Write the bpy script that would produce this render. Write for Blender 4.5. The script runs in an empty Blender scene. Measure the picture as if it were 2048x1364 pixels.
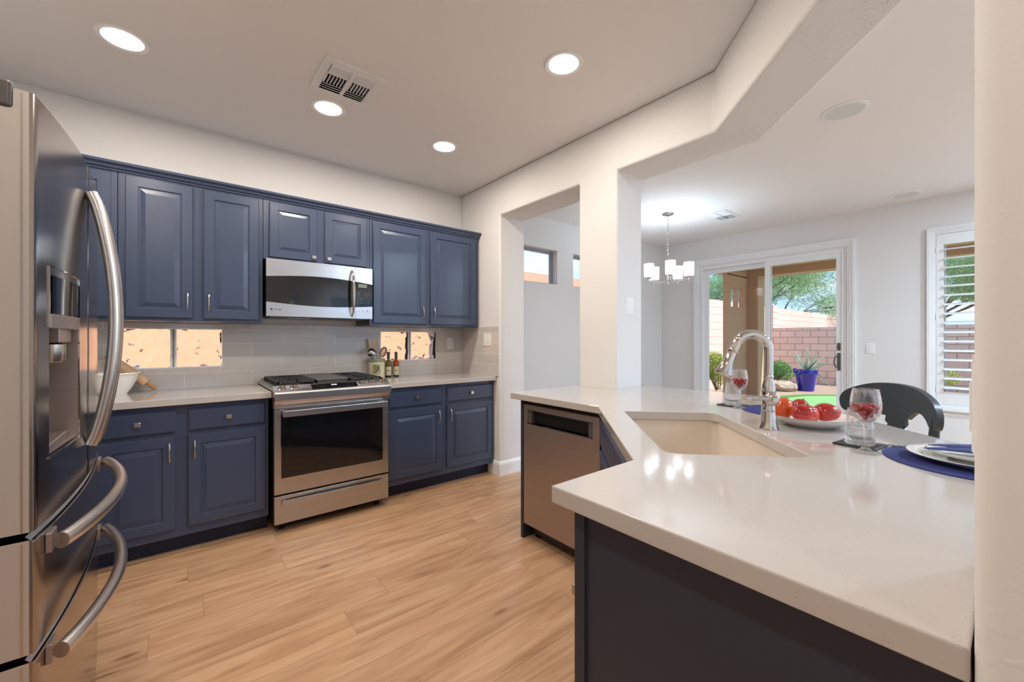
import bpy, bmesh, math, random
from mathutils import Vector, Matrix
random.seed(7)
C = bpy.context.scene.collection
PI = math.pi
# ---------------------------------------------------------------- camera
cam_d = bpy.data.cameras.new('camera'); cam = bpy.data.objects.new('camera', cam_d); C.objects.link(cam)
YAW = math.radians(39.19)
cam.location = (0, 0, 1.253); cam.rotation_euler = (PI/2, 0, -YAW)
cam_d.sensor_width = 36; cam_d.lens = 36*820.94/2048; cam_d.shift_y = -3.3/2048
cam_d.clip_start = .02; cam_d.clip_end = 300
bpy.context.scene.camera = cam
vs = bpy.context.scene.view_settings
vs.view_transform = 'Standard'; vs.look = 'None'; vs.gamma = 1; vs.exposure = 0.08; vs.use_curve_mapping = False
# ---------------------------------------------------------------- sky
w = bpy.data.worlds.new('world'); bpy.context.scene.world = w; w.use_nodes = True
nt = w.node_tree; nt.nodes.clear(); L = nt.links.new
def N(nt, t, **k):
    n = nt.nodes.new(t)
    for a, b in k.items():
        if a[0] == 'i' and a[1:].isdigit(): n.inputs[int(a[1:])].default_value = b
        else: setattr(n, a, b)
    return n
tc = N(nt, 'ShaderNodeTexCoord'); sep = N(nt, 'ShaderNodeSeparateXYZ'); L(tc.outputs['Generated'], sep.inputs[0])
rmp = N(nt, 'ShaderNodeValToRGB'); L(sep.outputs[2], rmp.inputs[0])
e = rmp.color_ramp.elements
e[0].position = 0; e[0].color = (.40, .62, .90, 1); e[1].position = .6; e[1].color = (.13, .32, .72, 1)
mp = N(nt, 'ShaderNodeMapping'); mp.inputs['Scale'].default_value = (2, 2, 7); L(tc.outputs['Generated'], mp.inputs[0])
nz = N(nt, 'ShaderNodeTexNoise'); nz.inputs['Scale'].default_value = 1.6; nz.inputs['Detail'].default_value = 5; L(mp.outputs[0], nz.inputs[0])
cr = N(nt, 'ShaderNodeValToRGB'); L(nz.outputs[0], cr.inputs[0]); cr.color_ramp.elements[0].position = .48; cr.color_ramp.elements[1].position = .68
mx = N(nt, 'ShaderNodeMixRGB'); L(cr.outputs[0], mx.inputs[0]); L(rmp.outputs[0], mx.inputs[1]); mx.inputs[2].default_value = (.72, .82, .95, 1)
bg = N(nt, 'ShaderNodeBackground'); L(mx.outputs[0], bg.inputs[0]); bg.inputs[1].default_value = 1.5
wo = N(nt, 'ShaderNodeOutputWorld'); L(bg.outputs[0], wo.inputs[0])
# ---------------------------------------------------------------- sun
sd = bpy.data.lights.new('sun', 'SUN'); sd.energy = 6.0; sd.angle = .01; sd.color = (1, .96, .9)
sun = bpy.data.objects.new('sun', sd); C.objects.link(sun)
sun.rotation_euler = Vector((-.12, .60, -.75)).to_track_quat('-Z', 'Y').to_euler()
# ---------------------------------------------------------------- light levels of the lamps
DOWN_W = 10.0; DOWN_COL = (1, .915, .82)
FILL_W = 58.0; FILL_COL = (.60, .80, 1); CHAND_W = 5.5  # cool level and tint of the added lamps, then the chandelier
W, X0, H, HL, X1 = 3.653, 2.30, 2.743, 2.395, 6.135       # back wall, partition, ceiling, header underside, far wall
# ================================================================ materials
MATS = {}
def mat(name, col=(.8, .8, .8), rough=.5, metal=0., coat=0., trans=0., ior=1.45, emit=None, es=0., spec=.5, noise=None, bump=None, coatr=.05, aniso=0):
    m = bpy.data.materials.new(name); m.use_nodes = True; nt = m.node_tree; b = nt.nodes['Principled BSDF']
    if len(col) == 3: col = (*col, 1)
    b.inputs['Base Color'].default_value = col; b.inputs['Roughness'].default_value = rough; b.inputs['Metallic'].default_value = metal
    b.inputs['Coat Weight'].default_value = coat; b.inputs['Coat Roughness'].default_value = coatr
    b.inputs['Transmission Weight'].default_value = trans; b.inputs['IOR'].default_value = ior
    b.inputs['Specular IOR Level'].default_value = spec; b.inputs['Anisotropic'].default_value = aniso
    if emit: b.inputs['Emission Color'].default_value = (*emit, 1); b.inputs['Emission Strength'].default_value = es
    tc = N(nt, 'ShaderNodeTexCoord')
    if noise:                                   # (scale, darkest factor, stretch)
        sc, lo, st = noise
        mp = N(nt, 'ShaderNodeMapping'); mp.inputs['Scale'].default_value = st; nt.links.new(tc.outputs['Object'], mp.inputs[0])
        nz = N(nt, 'ShaderNodeTexNoise'); nz.inputs['Scale'].default_value = sc; nz.inputs['Detail'].default_value = 4; nt.links.new(mp.outputs[0], nz.inputs[0])
        r = N(nt, 'ShaderNodeValToRGB'); nt.links.new(nz.outputs[0], r.inputs[0])
        r.color_ramp.elements[0].position = .3; r.color_ramp.elements[1].position = .7
        r.color_ramp.elements[0].color = (*[c*lo for c in col[:3]], 1); r.color_ramp.elements[1].color = col
        nt.links.new(r.outputs[0], b.inputs['Base Color'])
    if bump:                                    # (scale, strength, distance)
        sc, s, d = bump
        nz = N(nt, 'ShaderNodeTexNoise'); nz.inputs['Scale'].default_value = sc; nz.inputs['Detail'].default_value = 3; nt.links.new(tc.outputs['Object'], nz.inputs[0])
        bp = N(nt, 'ShaderNodeBump'); bp.inputs['Strength'].default_value = s; bp.inputs['Distance'].default_value = d
        nt.links.new(nz.outputs[0], bp.inputs['Height']); nt.links.new(bp.outputs[0], b.inputs['Normal'])
    MATS[name] = m
    return m
def knock(name, col, rough=.75, s=.35, sc=22, dist=.002):   # hand-trowelled knockdown plaster
    m = mat(name, col, rough); nt = m.node_tree; b = nt.nodes['Principled BSDF']
    tc = nt.nodes['Texture Coordinate']
    nz = N(nt, 'ShaderNodeTexNoise'); nz.inputs['Scale'].default_value = sc; nz.inputs['Detail'].default_value = 2.5; nz.inputs['Distortion'].default_value = .6
    nt.links.new(tc.outputs['Object'], nz.inputs[0])
    r = N(nt, 'ShaderNodeValToRGB'); r.color_ramp.elements[0].position = .46; r.color_ramp.elements[1].position = .54; nt.links.new(nz.outputs[0], r.inputs[0])
    n2 = N(nt, 'ShaderNodeTexNoise'); n2.inputs['Scale'].default_value = 3; nt.links.new(tc.outputs['Object'], n2.inputs[0])
    r2 = N(nt, 'ShaderNodeValToRGB'); r2.color_ramp.elements[0].position = .42; r2.color_ramp.elements[1].position = .6; nt.links.new(n2.outputs[0], r2.inputs[0])
    mu = N(nt, 'ShaderNodeMath', operation='MULTIPLY'); nt.links.new(r.outputs[0], mu.inputs[0]); nt.links.new(r2.outputs[0], mu.inputs[1])
    bp = N(nt, 'ShaderNodeBump'); bp.inputs['Strength'].default_value = s; bp.inputs['Distance'].default_value = dist
    nt.links.new(mu.outputs[0], bp.inputs['Height']); nt.links.new(bp.outputs[0], b.inputs['Normal'])
    return m
def srgb(r, g, b):
    f = lambda c: (c/255/12.92 if c <= 10 else ((c/255+.055)/1.055)**2.4)
    return (f(r), f(g), f(b))
WALL = knock('wall_paint', srgb(226, 223, 220), s=.12, sc=60); CEIL = knock('ceiling_paint', srgb(236, 233, 230), s=.15, sc=24)
HEAD = knock('header_paint', srgb(226, 223, 220), s=.12, sc=60); SOFF = knock('header_underside_paint', srgb(226, 223, 220), s=.6, sc=34, dist=.004)
TRIM = mat('trim_paint', srgb(235, 235, 235), .35)
NAVY = mat('navy_paint', srgb(57, 69, 94), .34, coat=.3, coatr=.22)
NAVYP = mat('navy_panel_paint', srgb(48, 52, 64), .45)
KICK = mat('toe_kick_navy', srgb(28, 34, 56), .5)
STEEL = mat('brushed_steel', srgb(200, 200, 202), .3, 1., noise=(3, .86, (1, 1, 60)), aniso=.4)
STEELF = mat('fridge_front_steel', srgb(165, 157, 150), .17, 1., bump=(1.5, .02, .01))
STEELS = mat('fridge_side_steel', srgb(196, 186, 176), .38, .45, noise=(2.5, .93, (6, 6, .4)))
STEELD = mat('dishwasher_steel', srgb(176, 162, 154), .38, .85, noise=(3, .92, (1, 1, 50)))
CHROME = mat('chrome', srgb(206, 200, 194), .05, 1.)
NICKEL = mat('brushed_nickel', srgb(205, 200, 195), .22, 1.)
HSTEEL = mat('handle_steel', srgb(222, 214, 206), .3, 1.)
BLACKG = mat('black_glass', (.006, .006, .007), .04, coat=.5)
BLACKP = mat('black_plastic', (.012, .012, .013), .35)
IRON = mat('cast_iron', (.03, .03, .032), .45)
GRIDM = mat('griddle_metal', (.12, .11, .1), .4, .6)
PLAST = mat('white_plastic', srgb(235, 233, 230), .3)
GASKET = mat('grey_gasket', srgb(110, 106, 102), .5)
GREYP = mat('grey_plastic', srgb(96, 90, 86), .35, .3)
LENS = mat('lamp_lens', (1, 1, 1), .4, emit=(1, .95, .88), es=7)
def thinglass(name, tint=(1, 1, 1), refl=.025, rough=0., expo=5.):
    m = bpy.data.materials.new(name); m.use_nodes = True; nt = m.node_tree; nt.nodes.clear()
    t = N(nt, 'ShaderNodeBsdfTransparent'); t.inputs[0].default_value = (*tint, 1)
    g = N(nt, 'ShaderNodeBsdfGlossy'); g.inputs['Roughness'].default_value = rough
    lw = N(nt, 'ShaderNodeLayerWeight'); pw = N(nt, 'ShaderNodeMath', operation='POWER'); pw.inputs[1].default_value = expo
    fr = N(nt, 'ShaderNodeMath', operation='MULTIPLY_ADD'); fr.inputs[1].default_value = .85; fr.inputs[2].default_value = refl
    nt.links.new(lw.outputs['Facing'], pw.inputs[0]); nt.links.new(pw.outputs[0], fr.inputs[0])
    mx = N(nt, 'ShaderNodeMixShader'); o = N(nt, 'ShaderNodeOutputMaterial')
    nt.links.new(fr.outputs[0], mx.inputs[0]); nt.links.new(t.outputs[0], mx.inputs[1]); nt.links.new(g.outputs[0], mx.inputs[2]); nt.links.new(mx.outputs[0], o.inputs[0])
    MATS[name] = m; return m
PANE = thinglass('window_glass')
GLASS = mat('clear_glass', (1, 1, 1), .0, trans=1., ior=1.45); nt = GLASS.node_tree      # thin table glass, part of the light passes straight through
tt = N(nt, 'ShaderNodeBsdfTransparent'); mxg = N(nt, 'ShaderNodeMixShader'); lwg = N(nt, 'ShaderNodeLayerWeight'); pwg = N(nt, 'ShaderNodeMath', operation='POWER'); pwg.inputs[1].default_value = 1.6; mag = N(nt, 'ShaderNodeMath', operation='MULTIPLY_ADD'); mag.inputs[1].default_value = .8; mag.inputs[2].default_value = .12
nt.links.new(lwg.outputs['Facing'], pwg.inputs[0]); nt.links.new(pwg.outputs[0], mag.inputs[0]); nt.links.new(mag.outputs[0], mxg.inputs[0])
nt.links.new(tt.outputs[0], mxg.inputs[1]); nt.links.new(nt.nodes['Principled BSDF'].outputs[0], mxg.inputs[2]); nt.links.new(mxg.outputs[0], nt.nodes['Material Output'].inputs[0])
BLOCK = mat('block_glass', (1, 1, 1), .0, trans=1., ior=1.45, bump=(14, 1., .045)); [setattr(n_.inputs['Detail'], 'default_value', 1.3) for n_ in BLOCK.node_tree.nodes if n_.type == 'TEX_NOISE']
CUTG = mat('cut_crystal', (1, 1, 1), .0, trans=1., ior=1.5, bump=(75, .5, .006)); nt = CUTG.node_tree
tt = N(nt, 'ShaderNodeBsdfTransparent'); mxg = N(nt, 'ShaderNodeMixShader'); mxg.inputs[0].default_value = .6
nt.links.new(tt.outputs[0], mxg.inputs[1]); nt.links.new(nt.nodes['Principled BSDF'].outputs[0], mxg.inputs[2]); nt.links.new(mxg.outputs[0], nt.nodes['Material Output'].inputs[0])
FOOTG = thinglass('goblet_foot_glass', (.80, .81, .80), .10, 0., 1.8)
SHADE = mat('lamp_shade_glass', (1, 1, 1), .3, emit=(1, .98, .95), es=1.6)
REDB = mat('red_beads', srgb(150, 20, 24), .06, coat=.6)
WHITEC = mat('white_china', srgb(238, 234, 230), .12, coat=.6)
SILV = mat('silver_band', srgb(200, 200, 200), .1, 1.)
WOODP = mat('pin_wood', srgb(222, 186, 146), .5, noise=(8, .85, (1, 1, 8)))
BLACKC = mat('black_chair_paint', srgb(38, 43, 46), .38, coat=.2, coatr=.3)
MATB = mat('woven_blue', srgb(58, 66, 138), .75)
NAPK = mat('napkin_navy', srgb(62, 72, 124), .8, bump=(400, .2, .001))
SLATE = mat('slate', (.015, .015, .017), .4)
CROCK = mat('crock_glaze', srgb(222, 212, 178), .2, coat=.5); CROCKR = mat('crock_rim_glaze', srgb(140, 146, 122), .25, coat=.4)
OLIVE = mat('olive_print', srgb(62, 62, 36), .5); SAGE = mat('sage_print', srgb(170, 168, 130), .5)
BOTG = mat('bottle_oil_green', srgb(128, 132, 48), .08, trans=.5); BOTO = mat('bottle_oil_orange', srgb(206, 92, 28), .08, trans=.5)
DARKG = mat('bottle_dark_glass', (.02, .02, .012), .08); LABELM = mat('bottle_label', srgb(208, 196, 160), .6); CAPM = mat('bottle_cap', srgb(60, 62, 72), .35)
SINKM = mat('sink_composite', srgb(214, 200, 184), .35)
STUCCO = mat('tan_stucco', srgb(208, 170, 138), .9, bump=(90, .5, .004)); STUCCOG = mat('patio_ceiling_stucco', srgb(214, 188, 138), .9, bump=(90, .4, .003))
ORANGE = mat('orange_stucco', srgb(232, 176, 138), .9, bump=(80, .4, .004)); ROOFT = mat('roof_tile', srgb(214, 166, 140), .9)
GRAVEL = mat('gravel', srgb(205, 180, 158), .95, noise=(60, .5, (1, 1, 1)), bump=(40, 1, .03))
CONC = mat('concrete', srgb(222, 216, 210), .8, noise=(4, .9, (1, 1, 1)))
TURF = mat('turf_fringe', srgb(96, 150, 60), .95, noise=(60, .6, (1, 1, 1)), bump=(90, .8, .01)); TURF2 = mat('turf_green', srgb(128, 184, 116), .95)
COBALT = mat('cobalt_glaze', srgb(20, 22, 150), .08, coat=.8)
AGAVE = mat('agave_leaf', srgb(150, 172, 150), .5, noise=(5, .75, (1, 1, 1)))
LEAF = mat('tree_leaf', srgb(158, 192, 138), .7); LEAFY = mat('bush_leaf', srgb(160, 176, 70), .7); LEAFG = mat('bush_leaf_dark', srgb(96, 150, 74), .7)
BARK = mat('bark', srgb(104, 92, 66), .8); ROCK = mat('rock', srgb(205, 188, 166), .9, noise=(9, .55, (1, 1, 1)), bump=(8, .8, .05))
SOIL = mat('soil', srgb(70, 52, 40), .95)
DARK = mat('duct_shade', (.015, .015, .016), .8)  # dark colour standing in for the shade inside the ducts
FRAMEG = mat('window_frame_grey', srgb(142, 150, 158), .4)
INK = mat('print_grey', srgb(150, 152, 155), .5); INKD = mat('print_dark', srgb(45, 42, 42), .4)
LCD = mat('display_grey', srgb(120, 128, 118), .3); LED = mat('display_digits', (.6, .75, 1), .4, emit=(.7, .85, 1), es=2.5)
SPK = mat('speaker_grille', srgb(212, 216, 214), .6, bump=(500, .3, .001))

def brickmat(name, c1, c2, mortar, bw, bh, ms, axis, rough=.8, off=(0, 0), bumpd=.004, coat=0., vary=.0, squash=None):
    m = mat(name, c1, rough, coat=coat); nt = m.node_tree; b = nt.nodes['Principled BSDF']; tc = nt.nodes['Texture Coordinate']
    s = N(nt, 'ShaderNodeSeparateXYZ'); c = N(nt, 'ShaderNodeCombineXYZ'); nt.links.new(tc.outputs['Object'], s.inputs[0])
    ax = N(nt, 'ShaderNodeMath', operation='ADD'); ax.inputs[1].default_value = off[0]; nt.links.new(s.outputs[axis], ax.inputs[0])
    az = N(nt, 'ShaderNodeMath', operation='ADD'); az.inputs[1].default_value = off[1]; nt.links.new(s.outputs[2], az.inputs[0])
    nt.links.new(ax.outputs[0], c.inputs[0]); nt.links.new(az.outputs[0], c.inputs[1])
    br = N(nt, 'ShaderNodeTexBrick'); nt.links.new(c.outputs[0], br.inputs[0])
    br.inputs['Color1'].default_value = (*c1, 1); br.inputs['Color2'].default_value = (*c2, 1); br.inputs['Mortar'].default_value = (*mortar, 1)
    br.inputs['Scale'].default_value = 1; br.inputs['Brick Width'].default_value = bw; br.inputs['Row Height'].default_value = bh
    br.inputs['Mortar Size'].default_value = ms; br.inputs['Mortar Smooth'].default_value = .1
    nt.links.new(br.outputs[0], b.inputs['Base Color'])
    bp = N(nt, 'ShaderNodeBump', invert=True); bp.inputs['Strength'].default_value = .6; bp.inputs['Distance'].default_value = bumpd
    nt.links.new(br.outputs['Fac'], bp.inputs['Height']); nt.links.new(bp.outputs[0], b.inputs['Normal'])
    return m
TILEB = brickmat('splash_tile', srgb(204, 197, 191), srgb(198, 192, 187), srgb(224, 216, 208), .4, .1, .0028, 0, .1, (-.038, -.022), .002, .5)
TILER = brickmat('splash_tile_side', srgb(204, 197, 191), srgb(198, 192, 187), srgb(224, 216, 208), .4, .1, .0028, 1, .1, (.05, -.022), .002, .5)
CMU = brickmat('block_wall_near', srgb(234, 206, 190), srgb(228, 196, 180), srgb(160, 128, 116), .406, .203, .008, 1, .95, (.1, .1), .01)
CMU2 = brickmat('block_wall_side', srgb(228, 200, 188), srgb(224, 194, 182), srgb(196, 162, 148), .406, .203, .008, 0, .95, (0, .1), .01)
# quartz
QUARTZ = mat('quartz', srgb(226, 217, 210), .12, coat=.5); nt = QUARTZ.node_tree; b = nt.nodes['Principled BSDF']; tc = nt.nodes['Texture Coordinate']
vo = N(nt, 'ShaderNodeTexVoronoi'); vo.inputs['Scale'].default_value = 230; nt.links.new(tc.outputs['Object'], vo.inputs[0])
r = N(nt, 'ShaderNodeValToRGB'); nt.links.new(vo.outputs[0], r.inputs[0]); r.color_ramp.elements[0].position = .09; r.color_ramp.elements[1].position = .2
n2 = N(nt, 'ShaderNodeTexNoise'); n2.inputs['Scale'].default_value = 60; n2.inputs['Detail'].default_value = 3; nt.links.new(tc.outputs['Object'], n2.inputs[0])
r2 = N(nt, 'ShaderNodeValToRGB'); nt.links.new(n2.outputs[0], r2.inputs[0]); r2.color_ramp.elements[0].position = .52; r2.color_ramp.elements[1].position = .6
mxx = N(nt, 'ShaderNodeMath', operation='MAXIMUM'); inv = N(nt, 'ShaderNodeMath', operation='SUBTRACT'); inv.inputs[0].default_value = 1
nt.links.new(r2.outputs[0], inv.inputs[1]); nt.links.new(inv.outputs[0], mxx.inputs[0]); nt.links.new(r.outputs[0], mxx.inputs[1])
mc = N(nt, 'ShaderNodeMixRGB'); mc.inputs[1].default_value = (*srgb(150, 132, 118), 1); mc.inputs[2].default_value = (*srgb(192, 184, 178), 1)
nt.links.new(mxx.outputs[0], mc.inputs[0]); nt.links.new(mc.outputs[0], b.inputs['Base Color'])
# oak planks: tone and grain offset come from a per-plank attribute on the floor mesh
OAK = mat('oak_planks', srgb(205, 162, 120), .32, coat=.15, coatr=.25); nt = OAK.node_tree; b = nt.nodes['Principled BSDF']; tc = nt.nodes['Texture Coordinate']
at_ = N(nt, 'ShaderNodeAttribute', attribute_name='plank'); sp = N(nt, 'ShaderNodeSeparateXYZ'); nt.links.new(at_.outputs['Vector'], sp.inputs[0])
mlt = N(nt, 'ShaderNodeVectorMath', operation='SCALE'); mlt.inputs['Scale'].default_value = 37; nt.links.new(at_.outputs['Vector'], mlt.inputs[0])
add = N(nt, 'ShaderNodeVectorMath', operation='ADD'); nt.links.new(tc.outputs['Object'], add.inputs[0]); nt.links.new(mlt.outputs[0], add.inputs[1])
m1 = N(nt, 'ShaderNodeMapping'); m1.inputs['Scale'].default_value = (1.1, 9, 1); nt.links.new(add.outputs[0], m1.inputs[0])
g1 = N(nt, 'ShaderNodeTexNoise'); g1.inputs['Scale'].default_value = 1.8; g1.inputs['Detail'].default_value = 6; g1.inputs['Distortion'].default_value = 1.2; nt.links.new(m1.outputs[0], g1.inputs[0])
r1 = N(nt, 'ShaderNodeValToRGB'); nt.links.new(g1.outputs[0], r1.inputs[0])
ee = r1.color_ramp.elements; ee[0].position = .28; ee[0].color = (*srgb(164, 124, 92), 1); ee[1].position = .75; ee[1].color = (*srgb(206, 169, 135), 1)
k = ee.new(.5); k.color = (*srgb(190, 150, 115), 1)
m2 = N(nt, 'ShaderNodeMapping'); m2.inputs['Scale'].default_value = (5, 120, 1); nt.links.new(add.outputs[0], m2.inputs[0])
g2 = N(nt, 'ShaderNodeTexNoise'); g2.inputs['Scale'].default_value = 1; g2.inputs['Detail'].default_value = 3; nt.links.new(m2.outputs[0], g2.inputs[0])
hs = N(nt, 'ShaderNodeHueSaturation'); nt.links.new(r1.outputs[0], hs.inputs['Color'])
va = N(nt, 'ShaderNodeMapRange'); nt.links.new(sp.outputs[0], va.inputs[0]); va.inputs[3].default_value = .9; va.inputs[4].default_value = 1.08
vb = N(nt, 'ShaderNodeMapRange'); nt.links.new(g2.outputs[0], vb.inputs[0]); vb.inputs[3].default_value = .9; vb.inputs[4].default_value = 1.1
vm = N(nt, 'ShaderNodeMath', operation='MULTIPLY'); nt.links.new(va.outputs[0], vm.inputs[0]); nt.links.new(vb.outputs[0], vm.inputs[1]); nt.links.new(vm.outputs[0], hs.inputs['Value'])
m3 = N(nt, 'ShaderNodeMapping'); m3.inputs['Scale'].default_value = (2.2, 7, 1); nt.links.new(add.outputs[0], m3.inputs[0])
vk = N(nt, 'ShaderNodeTexVoronoi'); vk.inputs['Scale'].default_value = 1; nt.links.new(m3.outputs[0], vk.inputs[0])
rk = N(nt, 'ShaderNodeValToRGB'); nt.links.new(vk.outputs[0], rk.inputs[0]); rk.color_ramp.elements[0].position = .02; rk.color_ramp.elements[1].position = .13
mk = N(nt, 'ShaderNodeMixRGB'); nt.links.new(rk.outputs[0], mk.inputs[0]); mk.inputs[1].default_value = (*srgb(116, 78, 50), 1); nt.links.new(hs.outputs[0], mk.inputs[2])
nt.links.new(mk.outputs[0], b.inputs['Base Color'])
GROOVE = mat('plank_groove', srgb(128, 96, 70), .8)
# placemat rings
nt = MATB.node_tree; b = nt.nodes['Principled BSDF']; tc = nt.nodes['Texture Coordinate']
wv = N(nt, 'ShaderNodeTexWave', wave_type='RINGS', rings_direction='Z'); wv.inputs['Scale'].default_value = 130; nt.links.new(tc.outputs['Object'], wv.inputs[0])
bp = N(nt, 'ShaderNodeBump'); bp.inputs['Distance'].default_value = .002; nt.links.new(wv.outputs[0], bp.inputs['Height']); nt.links.new(bp.outputs[0], b.inputs['Normal'])
# fruit skin
FRUIT = mat('fruit_skin_red', srgb(176, 34, 28), .12, coat=.4); nt = FRUIT.node_tree; b = nt.nodes['Principled BSDF']; tc = nt.nodes['Texture Coordinate']
fn = N(nt, 'ShaderNodeTexNoise'); fn.inputs['Scale'].default_value = 12; nt.links.new(tc.outputs['Object'], fn.inputs[0])
fr_ = N(nt, 'ShaderNodeValToRGB'); nt.links.new(fn.outputs[0], fr_.inputs[0]); fr_.color_ramp.elements[0].position = .35; fr_.color_ramp.elements[0].color = (*srgb(150, 22, 24), 1)
fr_.color_ramp.elements[1].position = .72; fr_.color_ramp.elements[1].color = (*srgb(205, 62, 40), 1); nt.links.new(fr_.outputs[0], b.inputs['Base Color'])
FRUITO = mat('fruit_skin_orange', srgb(214, 84, 22), .14, coat=.4, noise=(9, .7, (1, 1, 1)))
STEM = mat('stem_scar', srgb(120, 92, 40), .6)

# ================================================================ mesh helpers
def rootmat(o):
    while o.parent: o = o.parent
    return Matrix.Translation(o.location) @ o.rotation_euler.to_matrix().to_4x4()
class Fr:                                       # a flat frame: u along, v up, w outward
    def __init__(s, o, u, w): s.o = Vector(o); s.u = Vector(u).normalized(); s.w = Vector(w).normalized()
    def __call__(s, u, v, w): return s.o + s.u*u + Vector((0, 0, v)) + s.w*w
class M:
    def __init__(s): s.v = []; s.f = []; s.mi = []; s.cur = 0
    def add(s, vs, fs):
        n = len(s.v); s.v += [Vector(p) for p in vs]; s.f += [[i+n for i in f] for f in fs]; s.mi += [s.cur]*len(fs); return s
    def box(s, x0, x1, y0, y1, z0, z1, T=None):
        p = [(x, y, z) for x in (x0, x1) for y in (y0, y1) for z in (z0, z1)]
        if T: p = [T(*q) for q in p]
        return s.add(p, [(0, 1, 3, 2), (4, 6, 7, 5), (0, 4, 5, 1), (2, 3, 7, 6), (0, 2, 6, 4), (1, 5, 7, 3)])
    def prism(s, poly, z0, z1, T=None):
        n = len(poly); p = [(x, y, z0) for x, y in poly]+[(x, y, z1) for x, y in poly]
        if T: p = [T(*q) for q in p]
        return s.add(p, [list(range(n))[::-1], list(range(n, 2*n))]+[(i, (i+1) % n, (i+1) % n+n, i+n) for i in range(n)])
    def lathe(s, prof, c=(0, 0, 0), n=32, T=None, cap=True):     # prof: (r, z)
        vs = []; fs = []
        for r, z in prof:
            for k in range(n):
                a = 2*PI*k/n; p = (c[0]+r*math.cos(a), c[1]+r*math.sin(a), c[2]+z); vs.append(T @ Vector(p) if T else p)
        for i in range(len(prof)-1):
            for k in range(n):
                k2 = (k+1) % n; fs.append((i*n+k, i*n+k2, (i+1)*n+k2, (i+1)*n+k))
        if cap:
            if prof[0][0] > 1e-5: fs.append(list(range(n))[::-1])
            if prof[-1][0] > 1e-5: fs.append([(len(prof)-1)*n+k for k in range(n)])
        return s.add(vs, fs)
    def tube(s, path, rad, n=12, flat=(1, 1), up=None, cap=True):
        path = [Vector(p) for p in path]; m = len(path)
        if not hasattr(rad, '__len__'): rad = [rad]*m
        vs = []; fs = []; prev = None
        for i, p in enumerate(path):
            t = (path[min(i+1, m-1)]-path[max(i-1, 0)]).normalized()
            if prev is None:
                a = Vector(up) if up else (Vector((0, 0, 1)) if abs(t.z) < .9 else Vector((1, 0, 0)))
            else: a = prev
            nrm = (a-t*a.dot(t)).normalized(); prev = nrm; bn = t.cross(nrm)
            for k in range(n):
                q = 2*PI*k/n; vs.append(p+nrm*math.cos(q)*rad[i]*flat[0]+bn*math.sin(q)*rad[i]*flat[1])
        for i in range(m-1):
            for k in range(n): k2 = (k+1) % n; fs.append((i*n+k, i*n+k2, (i+1)*n+k2, (i+1)*n+k))
        if cap: fs.append(list(range(n))[::-1]); fs.append([(m-1)*n+k for k in range(n)])
        return s.add(vs, fs)
    def ball(s, c, r, n=16, T=None):
        if not hasattr(r, '__len__'): r = (r, r, r)
        vs = [(c[0], c[1], c[2]-r[2])]; fs = []; m = n//2
        for i in range(1, m):
            ph = -PI/2+PI*i/m
            for k in range(n): q = 2*PI*k/n; vs.append((c[0]+r[0]*math.cos(ph)*math.cos(q), c[1]+r[1]*math.cos(ph)*math.sin(q), c[2]+r[2]*math.sin(ph)))
        vs.append((c[0], c[1], c[2]+r[2]))
        if T: vs = [T @ Vector(p) for p in vs]
        for k in range(n): fs.append((0, 1+(k+1) % n, 1+k))
        for i in range(m-2):
            for k in range(n): a = 1+i*n; fs.append((a+k, a+(k+1) % n, a+n+(k+1) % n, a+n+k))
        a = 1+(m-2)*n
        for k in range(n): fs.append((a+k, a+(k+1) % n, len(vs)-1))
        return s.add(vs, fs)
    def rings(s, T, u0, u1, v0, v1, prof, back=0.):   # nested rectangles (inset, w): a raised or recessed panel
        vs = []; fs = []
        for ins, wv in [(0, back)]+list(prof):
            for u, v in ((u0+ins, v0+ins), (u1-ins, v0+ins), (u1-ins, v1-ins), (u0+ins, v1-ins)): vs.append(T(u, v, wv))
        n = len(prof)+1
        for i in range(n-1):
            for k in range(4): k2 = (k+1) % 4; fs.append((i*4+k, i*4+k2, (i+1)*4+k2, (i+1)*4+k))
        fs.append([(n-1)*4+k for k in range(4)]); fs.append([3, 2, 1, 0])
        return s.add(vs, fs)
    def build(s, name, mt, parent=None, world=True, bevel=0., smooth=True, ang=35, seg=2, label=None):
        me = bpy.data.meshes.new(name); vs = s.v
        if parent is not None and world:
            inv = rootmat(parent).inverted(); vs = [inv @ p for p in vs]
        me.from_pydata([tuple(p) for p in vs], [], s.f); me.validate()
        for m_ in (mt if isinstance(mt, (list, tuple)) else [mt]): me.materials.append(m_)
        if any(s.mi):
            for p, k in zip(me.polygons, s.mi): p.material_index = k
        bm = bmesh.new(); bm.from_mesh(me); bmesh.ops.recalc_face_normals(bm, faces=bm.faces); bm.to_mesh(me); bm.free()
        if smooth:
            me.polygons.foreach_set('use_smooth', [True]*len(me.polygons))
            if not bevel: me.set_sharp_from_angle(angle=math.radians(ang))
        o = bpy.data.objects.new(name, me); C.objects.link(o)
        if parent is not None: o.parent = parent
        if label: o['label'] = label
        if bevel:
            b = o.modifiers.new('bevel', 'BEVEL'); b.width = bevel; b.segments = seg; b.limit_method = 'ANGLE'; b.angle_limit = math.radians(40); b.harden_normals = bool(smooth)
        return o
def thing(name, label, cat, loc=(0, 0, 0), rotz=0, group=None):
    o = bpy.data.objects.new(name, None); C.objects.link(o); o.location = loc; o.rotation_euler = (0, 0, rotz); o.empty_display_size = .05
    o['label'] = label; o['category'] = cat
    if group: o['group'] = group
    return o
def tag(o, label, cat, group=None, kind=None):
    o['label'] = label; o['category'] = cat
    if group: o['group'] = group
    if kind: o['kind'] = kind
    return o
def struct(o): o['kind'] = 'structure'; return o
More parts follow.
